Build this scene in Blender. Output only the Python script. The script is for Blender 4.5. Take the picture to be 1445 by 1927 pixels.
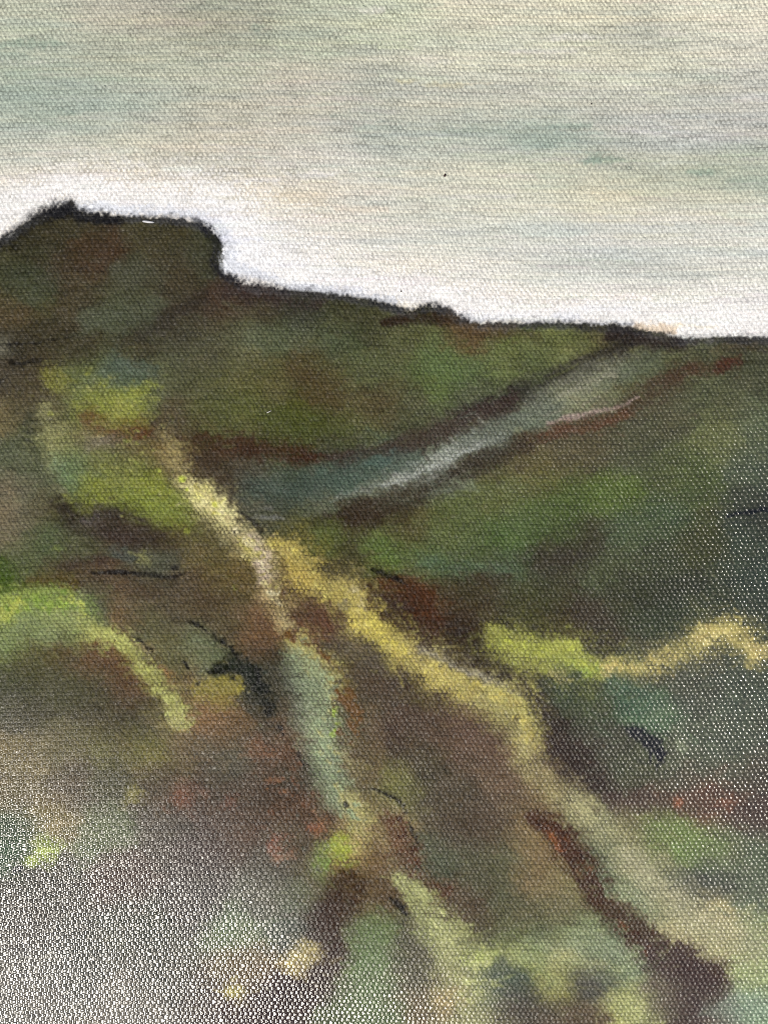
import bpy, math
import numpy as np

# ------------------------------------------------------------------ camera, sky, sun, exposure
for o in list(bpy.data.objects):
    bpy.data.objects.remove(o, do_unlink=True)
scene = bpy.context.scene
COL = scene.collection
rad = math.radians

IMG_W, IMG_H = 1445.0, 1927.0           # size of the photograph, used to turn pixels into directions
VIEW_W = 0.16                           # metres of canvas across the picture
HFOV = rad(49.6)
TOP_Z = 0.020                           # the painted face of the canvas
CAM_H = VIEW_W / 2 / math.tan(HFOV / 2)
TILT = rad(-2.0)
CAM = np.array([0.0, CAM_H * math.tan(-TILT), TOP_Z + CAM_H])

cd = bpy.data.cameras.new("camera")
cam = bpy.data.objects.new("camera", cd)
COL.objects.link(cam)
cam.location = CAM
cam.rotation_euler = (TILT, 0, 0)
cd.sensor_fit = 'HORIZONTAL'
cd.sensor_width = 36
cd.lens = 18 / math.tan(HFOV / 2)
cd.clip_start = 0.005
cd.clip_end = 400
scene.camera = cam

SUN_EL, SUN_AZ = rad(52), rad(214)      # azimuth clockwise from +Y
world = bpy.data.worlds.new("World")
scene.world = world
world.use_nodes = True
wn = world.node_tree
bg = wn.nodes["Background"]
sky = wn.nodes.new("ShaderNodeTexSky")
sky.sky_type = 'NISHITA'
sky.sun_disc = False
sky.sun_elevation = SUN_EL
sky.sun_rotation = SUN_AZ
sky.dust_density = 3.0
sky.air_density = 1.0
sky.ozone_density = 1.0
wn.links.new(sky.outputs[0], bg.inputs[0])
bg.inputs[1].default_value = 0.055

sl = bpy.data.lights.new("sun", 'SUN')
sl.energy = 2.9
sl.angle = rad(2.5)
sl.color = (1.0, 0.95, 0.86)
so = bpy.data.objects.new("sun", sl)
COL.objects.link(so)
so.location = (-1.0, -1.5, 2.5)
so.rotation_euler = (math.pi / 2 - SUN_EL, 0, math.pi - SUN_AZ)

scene.view_settings.view_transform = 'Standard'
scene.view_settings.look = 'None'
scene.view_settings.gamma = 1
scene.view_settings.use_curve_mapping = False
scene.view_settings.exposure = 0.35
scene.cycles.use_denoising = False
scene.cycles.filter_width = 1.0
ILLUM = 1.15                            # what a white surface of this light shows, to get pigments from seen colours

# ------------------------------------------------------------------ node helpers
def new_mat(name):
    m = bpy.data.materials.new(name)
    m.use_nodes = True
    return m, m.node_tree, m.node_tree.nodes["Principled BSDF"]

def math_node(nt, op, a, b=None, clamp=False):
    n = nt.nodes.new("ShaderNodeMath")
    n.operation = op
    n.use_clamp = clamp
    for i, v in enumerate((a, b)):
        if v is None:
            continue
        if isinstance(v, (int, float)):
            n.inputs[i].default_value = v
        else:
            nt.links.new(v, n.inputs[i])
    return n.outputs[0]

def noise_node(nt, vec, scale, detail=2.0, rough=0.5):
    n = nt.nodes.new("ShaderNodeTexNoise")
    n.inputs["Scale"].default_value = scale
    n.inputs["Detail"].default_value = detail
    n.inputs["Roughness"].default_value = rough
    nt.links.new(vec, n.inputs["Vector"])
    return n.outputs[0]

def simple_material(name, c0, c1, scale, rough=0.7, bump=0.0005):
    m, nt, b = new_mat(name)
    tc = nt.nodes.new("ShaderNodeTexCoord")
    f = noise_node(nt, tc.outputs["Object"], scale, 5)
    r = nt.nodes.new("ShaderNodeValToRGB")
    r.color_ramp.elements[0].color = (*c0, 1)
    r.color_ramp.elements[1].color = (*c1, 1)
    r.color_ramp.elements[0].position = 0.35
    r.color_ramp.elements[1].position = 0.65
    nt.links.new(f, r.inputs[0])
    nt.links.new(r.outputs[0], b.inputs["Base Color"])
    b.inputs["Roughness"].default_value = rough
    bp = nt.nodes.new("ShaderNodeBump")
    bp.inputs["Distance"].default_value = bump
    nt.links.new(f, bp.inputs["Height"])
    nt.links.new(bp.outputs[0], b.inputs["Normal"])
    return m

# oil paint on coarse plain-weave canvas: thread coordinates, the paint caught on the thread tops,
# the paint lying in the pits and the varnish gloss all come as attributes of the mesh
def paint_material():
    m, nt, b = new_mat("oil_paint_on_canvas")
    def attr(n):
        a = nt.nodes.new("ShaderNodeAttribute")
        a.attribute_name = n
        return a
    wv, ct, cp = attr("weave"), attr("paint_top"), attr("paint_pit")
    sep = nt.nodes.new("ShaderNodeSeparateXYZ")
    nt.links.new(wv.outputs["Vector"], sep.inputs[0])
    u, v, fill = sep.outputs
    # irregular threads
    cmb = nt.nodes.new("ShaderNodeCombineXYZ")                                # position in threads, without the fill
    nt.links.new(u, cmb.inputs[0]); nt.links.new(v, cmb.inputs[1])
    tv = cmb.outputs[0]
    def stretched(kx, ky):
        mp = nt.nodes.new("ShaderNodeVectorMath"); mp.operation = 'MULTIPLY'
        nt.links.new(tv, mp.inputs[0]); mp.inputs[1].default_value = (kx, ky, 1)
        return mp.outputs[0]
    wob = noise_node(nt, tv, 0.42, 2)
    wob2 = noise_node(nt, stretched(0.6, 1), 0.7, 2)
    slow = noise_node(nt, tv, 0.07, 1)
    wn_ = nt.nodes.new("ShaderNodeTexWhiteNoise"); wn_.noise_dimensions = '1D'
    nt.links.new(math_node(nt, 'FLOOR', v), wn_.inputs["W"])
    jit = math_node(nt, 'MULTIPLY', math_node(nt, 'SUBTRACT', wn_.outputs[0], 0.5), 0.5)
    uu = math_node(nt, 'ADD', u, math_node(nt, 'MULTIPLY', math_node(nt, 'SUBTRACT', wob, 0.5), 1.5))
    uu = math_node(nt, 'ADD', uu, math_node(nt, 'ADD', jit, math_node(nt, 'MULTIPLY', slow, 3.0)))
    vv = math_node(nt, 'ADD', v, math_node(nt, 'MULTIPLY', math_node(nt, 'SUBTRACT', wob2, 0.5), 0.75))
    su = math_node(nt, 'SINE', math_node(nt, 'MULTIPLY', uu, math.pi))
    sv = math_node(nt, 'SINE', math_node(nt, 'MULTIPLY', vv, math.pi))
    knot = math_node(nt, 'MULTIPLY', su, sv)                                  # -1 pits .. 1 bumps
    knot = math_node(nt, 'ADD', math_node(nt, 'MULTIPLY', knot, 0.5), 0.5)
    row = math_node(nt, 'ABSOLUTE', sv)                                       # grooves between weft threads
    row = math_node(nt, 'POWER', row, 0.6)
    h = math_node(nt, 'ADD', math_node(nt, 'MULTIPLY', knot, 0.66), math_node(nt, 'MULTIPLY', row, 0.34))
    amp = noise_node(nt, tv, 0.6, 3)
    amp = math_node(nt, 'ADD', math_node(nt, 'MULTIPLY', amp, 1.3), 0.35)
    amp = math_node(nt, 'MULTIPLY', amp, fill)                                # thick paint fills the weave
    hh = math_node(nt, 'MULTIPLY', h, amp)
    fine = noise_node(nt, tv, 2.2, 4, 0.6)                  # bristle marks and pigment lumps
    smooth = math_node(nt, 'SUBTRACT', 0.24, math_node(nt, 'MULTIPLY', ct.outputs["Alpha"], 0.17))   # varnish smooths them
    hh = math_node(nt, 'ADD', hh, math_node(nt, 'MULTIPLY', fine, smooth))
    bp = nt.nodes.new("ShaderNodeBump")
    bp.inputs["Strength"].default_value = 1.0
    bp.inputs["Distance"].default_value = 0.00024
    nt.links.new(hh, bp.inputs["Height"])
    nt.links.new(bp.outputs[0], b.inputs["Normal"])
    # paint: tops over pits
    mr = nt.nodes.new("ShaderNodeMapRange")
    mr.interpolation_type = 'SMOOTHSTEP'
    mr.inputs["From Min"].default_value = 0.12
    mr.inputs["From Max"].default_value = 0.62
    drag = noise_node(nt, stretched(0.10, 0.55), 1.0, 3, 0.6)                  # paint dragged along the weft
    lev = math_node(nt, 'ADD', h, math_node(nt, 'MULTIPLY', math_node(nt, 'SUBTRACT', fine, 0.5), 0.7))
    lev = math_node(nt, 'ADD', lev, math_node(nt, 'MULTIPLY', math_node(nt, 'SUBTRACT', drag, 0.5), 1.1))
    nt.links.new(lev, mr.inputs["Value"])
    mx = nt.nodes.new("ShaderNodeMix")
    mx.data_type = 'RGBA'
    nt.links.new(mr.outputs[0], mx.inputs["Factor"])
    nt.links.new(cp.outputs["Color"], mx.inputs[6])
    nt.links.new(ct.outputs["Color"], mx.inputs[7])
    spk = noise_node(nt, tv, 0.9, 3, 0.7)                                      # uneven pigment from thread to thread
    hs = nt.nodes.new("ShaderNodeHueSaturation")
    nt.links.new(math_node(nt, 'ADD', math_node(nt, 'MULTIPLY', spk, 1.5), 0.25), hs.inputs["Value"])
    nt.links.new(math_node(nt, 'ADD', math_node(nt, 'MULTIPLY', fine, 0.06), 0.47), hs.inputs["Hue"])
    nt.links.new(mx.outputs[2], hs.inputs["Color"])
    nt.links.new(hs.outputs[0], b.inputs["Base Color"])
    # gloss of the oil
    ro = nt.nodes.new("ShaderNodeMapRange")
    ro.inputs["To Min"].default_value = 0.70
    ro.inputs["To Max"].default_value = 0.24
    gn = noise_node(nt, tv, 0.75, 2)
    glo = math_node(nt, 'ADD', ct.outputs["Alpha"], math_node(nt, 'MULTIPLY', math_node(nt, 'SUBTRACT', gn, 0.5), 0.9), True)
    nt.links.new(glo, ro.inputs["Value"])
    nt.links.new(ro.outputs[0], b.inputs["Roughness"])
    sp = nt.nodes.new("ShaderNodeMapRange")
    sp.inputs["To Min"].default_value = 0.02
    sp.inputs["To Max"].default_value = 1.15
    nt.links.new(glo, sp.inputs["Value"])
    nt.links.new(sp.outputs[0], b.inputs["Specular IOR Level"])
    return m

# ------------------------------------------------------------------ the painter: pigments laid in a raster
R = 0.55                                # raster cells per photograph pixel
MG = 40                                 # margin in photograph pixels
GW, GH = int((IMG_W + 2 * MG) * R), int((IMG_H + 2 * MG) * R)
rng = np.random.default_rng(11)
PX, PY = np.meshgrid((np.arange(GW) + 0.5) / R - MG, (np.arange(GH) + 0.5) / R - MG)
PX = PX.astype(np.float32); PY = PY.astype(np.float32)

def vnoise(cx, cy, ang=0.0, w=GW, h=GH, seed=None):
    """smooth value noise, cells of cx by cy photograph pixels, -1..1"""
    r = np.random.default_rng(seed) if seed is not None else rng
    if ang:
        c, s = math.cos(ang), math.sin(ang)
        x = (PX * c + PY * s) / cx + 400; y = (-PX * s + PY * c) / cy + 400
    else:
        x = (PX + MG) / cx; y = (PY + MG) / cy
    xi = np.floor(x).astype(np.int32); yi = np.floor(y).astype(np.int32)
    fx = x - xi; fy = y - yi
    fx = fx * fx * (3 - 2 * fx); fy = fy * fy * (3 - 2 * fy)
    T = r.random((1024, 1024)).astype(np.float32) * 2 - 1
    g = lambda a, b: T[b & 1023, a & 1023]
    return (g(xi, yi) * (1 - fx) + g(xi + 1, yi) * fx) * (1 - fy) + (g(xi, yi + 1) * (1 - fx) + g(xi + 1, yi + 1) * fx) * fy

def fbm(cx, cy, octv=3, ang=0.0):
    t = 0; a = 1.0; n = 0
    for k in range(octv):
        t = t + a * vnoise(cx / 2 ** k, cy / 2 ** k, ang); n += a; a *= 0.55
    return t / n

def sstep(a, b, x):
    t = np.clip((x - a) / (b - a), 0, 1)
    return t * t * (3 - 2 * t)

def lin(c):
    c = np.asarray(c, np.float64) / 255.0
    return np.where(c <= 0.04045, c / 12.92, ((c + 0.055) / 1.055) ** 2.4)

def pig(c):
    return (lin(c) / ILLUM).astype(np.float32)

n_mid = fbm(46, 40)
n_mid2 = fbm(46, 40)
n_fine = fbm(11, 9)
n_fine2 = fbm(11, 9)
n_grain = vnoise(4.5, 4.5)
n_streak = fbm(150, 7, 3)
n_streak2 = fbm(90, 5, 2)
n_diag = fbm(60, 10, 3, rad(40))
WX = PX + 17 * n_mid + 9 * n_fine + 3 * n_grain
WY = PY + 14 * n_mid2 + 7 * n_fine2
EX = PX + 3 * n_fine + 2.2 * n_grain        # lightly ragged copy for the crisper strokes
EY = PY + 3 * n_fine2

def rbf(samples, sigma, sx=1.0):
    """blend the seen colours of many spots; evaluated coarse, then read at ragged coordinates"""
    st = 8
    xs = np.arange(-MG - 40, IMG_W + MG + 48, st); ys = np.arange(-MG - 40, IMG_H + MG + 48, st)
    gx, gy = np.meshgrid(xs, ys)
    num = np.zeros(gx.shape + (3,)); den = np.zeros(gx.shape)
    for s in samples:
        x, y = s[0], s[1]; c = pig(s[2:5]); k = s[5] if len(s) > 5 else 1.0
        d2 = ((gx - x) / sx) ** 2 + (gy - y) ** 2
        w = np.exp(-d2 / (2 * (sigma * k) ** 2)) + 1e-5 / (1 + d2 / 1e4)
        num += w[..., None] * c; den += w
    img = (num / den[..., None]).astype(np.float32)
    fx = (WX - xs[0]) / st; fy = (WY - ys[0]) / st
    fx = np.clip(fx, 0, len(xs) - 1.01); fy = np.clip(fy, 0, len(ys) - 1.01)
    xi = fx.astype(int); yi = fy.astype(int); fx = (fx - xi)[..., None]; fy = (fy - yi)[..., None]
    return (img[yi, xi] * (1 - fx) + img[yi, xi + 1] * fx) * (1 - fy) + (img[yi + 1, xi] * (1 - fx) + img[yi + 1, xi + 1] * fx) * fy

def spline(pts, step=5.0):
    P = np.array(pts, float)
    if len(P) == 1:
        return P
    Q = np.vstack([2 * P[0] - P[1], P, 2 * P[-1] - P[-2]])
    out = []
    for i in range(1, len(Q) - 2):
        n = max(2, int(np.hypot(*(Q[i + 1, :2] - Q[i, :2])) / step))
        t = np.linspace(0, 1, n, endpoint=False)[:, None]
        a, b, c, d = Q[i - 1], Q[i], Q[i + 1], Q[i + 2]
        out.append(0.5 * (2 * b + (c - a) * t + (2 * a - 5 * b + 4 * c - d) * t ** 2 + (3 * b - a - 3 * c + d) * t ** 3))
    out.append(P[-1:])
    return np.vstack(out)

def falloff(pts, w, soft, ragged, grain, crisp):
    P = [(*p, w)[:3] if len(p) == 2 else p for p in pts]
    S = spline(P)
    rm = S[:, 2].max() * (1 + soft) + 26
    x0 = int(max(0, (S[:, 0].min() - rm + MG) * R)); x1 = int(min(GW, (S[:, 0].max() + rm + MG) * R + 1))
    y0 = int(max(0, (S[:, 1].min() - rm + MG) * R)); y1 = int(min(GH, (S[:, 1].max() + rm + MG) * R + 1))
    if x1 <= x0 or y1 <= y0:
        return None
    sl_ = (slice(y0, y1), slice(x0, x1))
    sx = PX[sl_] + ragged * ((EX - PX)[sl_] if crisp else (WX - PX)[sl_])
    sy = PY[sl_] + ragged * ((EY - PY)[sl_] if crisp else (WY - PY)[sl_])
    d = np.full(sx.shape, 1e9, np.float32)
    for x, y, r in S:
        np.minimum(d, np.hypot(sx - x, sy - y) / max(r, 0.6), out=d)
    if not crisp:
        d = d * (1 + .30 * n_mid2[sl_] + .12 * n_diag[sl_])
    d = d + grain * n_fine[sl_] + 0.75 * grain * n_grain[sl_]
    return sl_, 1 - sstep(1 - soft, 1 + soft, d)

RECORD, MARKS = True, []
SAT, SOFTEN, FADE, WIDE = 1.0, 1.0, 0.0, 1.0
TOP = np.zeros((GH, GW, 3), np.float32)
PIT = np.zeros((GH, GW, 3), np.float32)
THICK = np.zeros((GH, GW), np.float32)
PART = np.zeros((GH, GW), np.int16)

def stroke(pts, w, c, a=0.9, soft=0.45, dry=0.35, ragged=1.0, grain=0.30, th=0.0, crisp=False, part=None, veil=False):
    if crisp and RECORD and pts[0][1] > 640:
        MARKS.append((pts, w, c, a * .85, soft, dry, ragged, grain, 0.0, True))
    if not crisp:
        if w >= 5 and WIDE > 1 and not veil:
            w = w * WIDE; pts = [p if len(p) == 2 else (p[0], p[1], p[2] * WIDE) for p in pts]
        if th >= .5 and a > .7:                 # a thin veil of the same paint under each loaded stroke
            stroke([p if len(p) == 2 else (p[0], p[1], p[2] * 1.7) for p in pts], w * 1.7, c, a=.34, soft=.9, dry=.75, ragged=1.3, grain=.5, veil=True)
        soft = min(.95, soft * SOFTEN); grain = grain * 1.4
    f = falloff(pts, w, soft, ragged, grain, crisp)
    if f is None:
        return
    s, m = f
    pc = pig(c); g_ = float(pc @ np.array([.30, .55, .15], np.float32))
    pc = g_ + (pc - g_) * SAT
    if c[0] > 1.4 * c[1]:
        pc = pc * np.array([.84, 1.0, .74], np.float32)
    m = m * np.clip(1.0 - FADE + FADE * 1.6 * (n_mid2[s] + n_fine[s] * .6 + .35), 0, 1)
    col = pc[None, None] * (1 + 0.10 * n_mid[s] + 0.08 * n_fine2[s] + 0.05 * n_grain[s])[..., None]
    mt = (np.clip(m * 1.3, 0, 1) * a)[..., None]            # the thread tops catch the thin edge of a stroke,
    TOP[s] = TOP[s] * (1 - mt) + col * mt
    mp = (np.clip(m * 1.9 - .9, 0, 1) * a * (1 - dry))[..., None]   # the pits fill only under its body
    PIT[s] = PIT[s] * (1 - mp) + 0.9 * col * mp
    if th:
        THICK[s] = np.maximum(THICK[s], m * th)
    if part is not None:
        PART[s][m > 0.5] = part

def dab(x, y, w, c, **k):
    stroke([(x, y)], w, c, **k)

# ---- the sky
RIDGE = [(-60, 478), (0, 447), (20, 434), (45, 420), (70, 401), (95, 393), (118, 387), (134, 374), (144, 390), (160, 398), (200, 403),
         (240, 406), (300, 408), (340, 412), (370, 418), (392, 428), (407, 440), (417, 452), (421, 463), (419, 478), (417, 497),
         (421, 512), (432, 520), (450, 530), (482, 537), (520, 542), (560, 546), (620, 552), (680, 561), (720, 569), (745, 577),
         (762, 583), (776, 584), (790, 578), (805, 573), (825, 577), (846, 580), (852, 589), (870, 600), (900, 607), (963, 609),
         (1020, 607), (1080, 607), (1140, 611), (1190, 615), (1220, 623), (1250, 629), (1280, 635), (1320, 636), (1360, 633),
         (1400, 633), (1445, 635), (1520, 640)]
RX = np.array([p[0] for p in RIDGE]); RY = np.array([p[1] for p in RIDGE])
ridge = np.interp(EX, RX, RY) + 2.5 * n_fine + 2 * n_grain
above = ridge - EY                       # > 0 in the sky

SKY = [(60, 60, 186, 190, 168), (60, 150, 168, 178, 160), (60, 230, 172, 182, 166), (250, 30, 190, 184, 164), (250, 100, 178, 180, 158),
       (420, 50, 166, 166, 146), (420, 130, 180, 184, 162), (600, 60, 184, 188, 164), (720, 40, 200, 203, 174), (900, 25, 214, 208, 182),
       (1100, 25, 222, 215, 186), (1350, 25, 226, 221, 196), (1010, 75, 202, 202, 182), (1200, 75, 188, 186, 168), (1150, 130, 206, 206, 184),
       (1260, 150, 205, 207, 186), (1400, 80, 208, 204, 188), (1300, 185, 184, 182, 168), (1420, 170, 198, 196, 184), (880, 100, 202, 203, 182),
       (700, 130, 184, 184, 168), (560, 170, 202, 194, 176), (300, 180, 186, 190, 172), (180, 200, 172, 182, 166), (420, 200, 192, 188, 170),
       (800, 190, 198, 195, 178), (1000, 180, 200, 197, 180), (1150, 200, 192, 188, 174), (550, 250, 186, 184, 168), (720, 245, 170, 178, 166),
       (880, 260, 172, 180, 168), (1040, 255, 160, 176, 162), (1180, 250, 186, 188, 178), (1280, 240, 202, 201, 196), (1420, 250, 192, 190, 182),
       (60, 290, 205, 204, 186), (260, 260, 186, 188, 172), (400, 270, 186, 182, 166), (250, 330, 222, 210, 188), (100, 335, 222, 212, 194),
       (420, 320, 208, 200, 180), (560, 300, 202, 200, 190), (560, 365, 222, 208, 178), (640, 330, 210, 208, 200), (760, 320, 200, 200, 184),
       (900, 330, 204, 203, 184), (1060, 330, 198, 198, 176), (1200, 320, 178, 182, 162), (1340, 315, 166, 176, 156), (1440, 335, 168, 180, 162),
       (950, 380, 216, 212, 190), (1150, 375, 220, 211, 182), (1330, 390, 212, 206, 182), (760, 400, 218, 212, 192), (420, 385, 228, 216, 198),
       (250, 370, 234, 224, 210), (600, 420, 224, 214, 198), (500, 440, 238, 234, 230), (700, 440, 216, 212, 200), (850, 440, 208, 208, 194),
       (1000, 440, 208, 208, 196), (1120, 455, 206, 207, 202), (1280, 450, 218, 216, 206), (1420, 440, 222, 220, 208), (620, 490, 238, 232, 224),
       (760, 490, 228, 222, 210), (900, 495, 216, 214, 204), (1080, 500, 198, 202, 192), (1240, 505, 194, 198, 188), (1400, 500, 206, 207, 198),
       (760, 545, 236, 225, 206), (900, 555, 236, 229, 216), (1060, 550, 234, 229, 215), (1240, 560, 232, 226, 212), (1400, 565, 226, 223, 212),
       (1100, 590, 240, 236, 228), (1350, 605, 240, 238, 234), (40, 380, 232, 224, 212)]
sky_c = rbf(SKY, 36, sx=1.7)
sg = sky_c.mean(-1, keepdims=True)
sky_c = (sg + (sky_c - sg) * 0.88) * np.array([.985, 1.005, 1.015], np.float32)
n_band = fbm(420, 26, 2)
sk = n_streak * 0.10 + n_streak2 * 0.07 + n_fine * 0.03 + n_band * 0.09 + 0.02
sky_c = sky_c * (1 + sk)[..., None]
warm = 0.045 * n_band + 0.04 * n_streak
sky_c[..., 0] *= 1 + warm; sky_c[..., 2] *= 1 - 0.9 * warm - 0.02 * n_streak2
TOP[:] = np.minimum(sky_c * 1.12, 0.92)
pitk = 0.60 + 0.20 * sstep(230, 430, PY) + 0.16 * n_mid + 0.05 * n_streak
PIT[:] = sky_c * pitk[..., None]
# streaks of the long flat brush
for x, y, l, w, c, a in [(60, 82, 60, 9, (120, 160, 138), .55), (75, 140, 60, 10, (128, 160, 142), .4), (90, 215, 45, 12, (125, 160, 142), .35),
                         (20, 105, 40, 6, (140, 164, 146), .4), (484, 48, 10, 6, (110, 160, 145), .5), (60, 114, 60, 3, (214, 214, 200), .6),
                         (330, 30, 60, 10, (160, 160, 142), .4), (560, 178, 60, 5, (148, 164, 158), .45), (770, 153, 22, 6, (216, 202, 138), .75),
                         (840, 160, 50, 4, (210, 198, 140), .6), (700, 20, 20, 6, (232, 228, 214), .7), (900, 245, 60, 9, (138, 165, 150), .5),
                         (1045, 235, 60, 6, (135, 165, 146), .5), (1030, 262, 70, 10, (142, 166, 152), .4), (1130, 298, 45, 5, (105, 155, 135), .75),
                         (1180, 307, 60, 4, (130, 162, 144), .6), (1330, 325, 35, 6, (115, 158, 138), .6), (1420, 340, 50, 10, (135, 165, 146), .5),
                         (1230, 247, 70, 5, (222, 221, 222), .6), (1080, 70, 50, 5, (226, 224, 220), .55), (1180, 150, 110, 12, (224, 224, 202), .45),
                         (1130, 122, 80, 8, (220, 220, 196), .4), (1400, 70, 40, 10, (226, 220, 198), .5), (1010, 60, 110, 3, (168, 166, 148), .4),
                         (250, 310, 28, 5, (246, 243, 234), .75), (240, 345, 90, 8, (232, 218, 192), .5), (560, 372, 45, 12, (228, 210, 170), .5),
                         (585, 330, 50, 6, (220, 222, 224), .55), (800, 315, 80, 5, (168, 178, 160), .4), (730, 305, 60, 5, (170, 178, 162), .3),
                         (1180, 368, 70, 8, (228, 208, 165), .45), (930, 398, 90, 7, (226, 220, 190), .4), (1010, 470, 130, 7, (206, 208, 208), .4),
                         (1150, 500, 170, 6, (178, 186, 174), .5), (1330, 516, 90, 5, (184, 188, 174), .5), (1240, 535, 150, 6, (232, 228, 216), .5),
                         (870, 533, 110, 7, (238, 230, 212), .5), (1420, 190, 40, 6, (226, 224, 220), .6), (1400, 140, 40, 4, (218, 216, 204), .5),
                         (150, 290, 90, 5, (206, 206, 188), .4), (330, 285, 60, 4, (160, 168, 150), .35), (520, 140, 90, 7, (165, 172, 158), .35),
                         (820, 118, 40, 5, (228, 226, 216), .4), (880, 45, 90, 6, (222, 214, 184), .4), (700, 55, 60, 6, (208, 208, 172), .45)]:
    c = tuple(np.mean(c) + (np.array(c) - np.mean(c)) * .7)
    stroke([(x - l, y + rng.uniform(-2, 2), w * .5), (x, y + rng.uniform(-2, 2), w), (x + l, y + rng.uniform(-2, 2), w * .4)], w, c, a=a * .8, soft=.9, dry=.25, ragged=.6, grain=.6)

# the white glow painted round the hills
glow = [(-60, 440, 20), (0, 410, 20), (60, 380, 16), (134, 356, 14), (200, 378, 20), (300, 388, 18), (380, 398, 24), (440, 440, 32), (450, 490, 34), (520, 512, 26), (620, 530, 16),
        (720, 548, 14), (800, 556, 14), (880, 582, 16), (1000, 592, 12), (1150, 594, 12), (1300, 612, 16), (1445, 616, 18), (1520, 620, 18)]
stroke([(p[0], p[1] - .45 * p[2], p[2] * 1.75) for p in glow], 20, (247, 246, 245), a=.85, soft=.85, dry=.2, ragged=.7, grain=.35, th=.5)
stroke([(425, 430, 18), (455, 475, 24), (500, 500, 20)], 20, (250, 250, 252), a=.9, soft=.8, dry=0, ragged=.7, th=.6)
stroke([(160, 385, 9), (260, 395, 9), (360, 404, 10), (425, 445, 13), (440, 500, 14), (520, 530, 9), (640, 546, 8), (740, 566, 7)], 8, (222, 228, 240), a=.7, soft=.7, dry=.2, ragged=.8)
stroke([(870, 592, 7), (960, 600, 6), (1080, 599, 6), (1180, 606, 5)], 6, (226, 230, 240), a=.6, soft=.7, dry=.2)
stroke([(1200, 610, 8), (1240, 615, 10), (1275, 624, 8)], 8, (232, 206, 170), a=.7, soft=.7, dry=.2)
SKY_TOP, SKY_PIT = TOP.copy(), PIT.copy()

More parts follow.
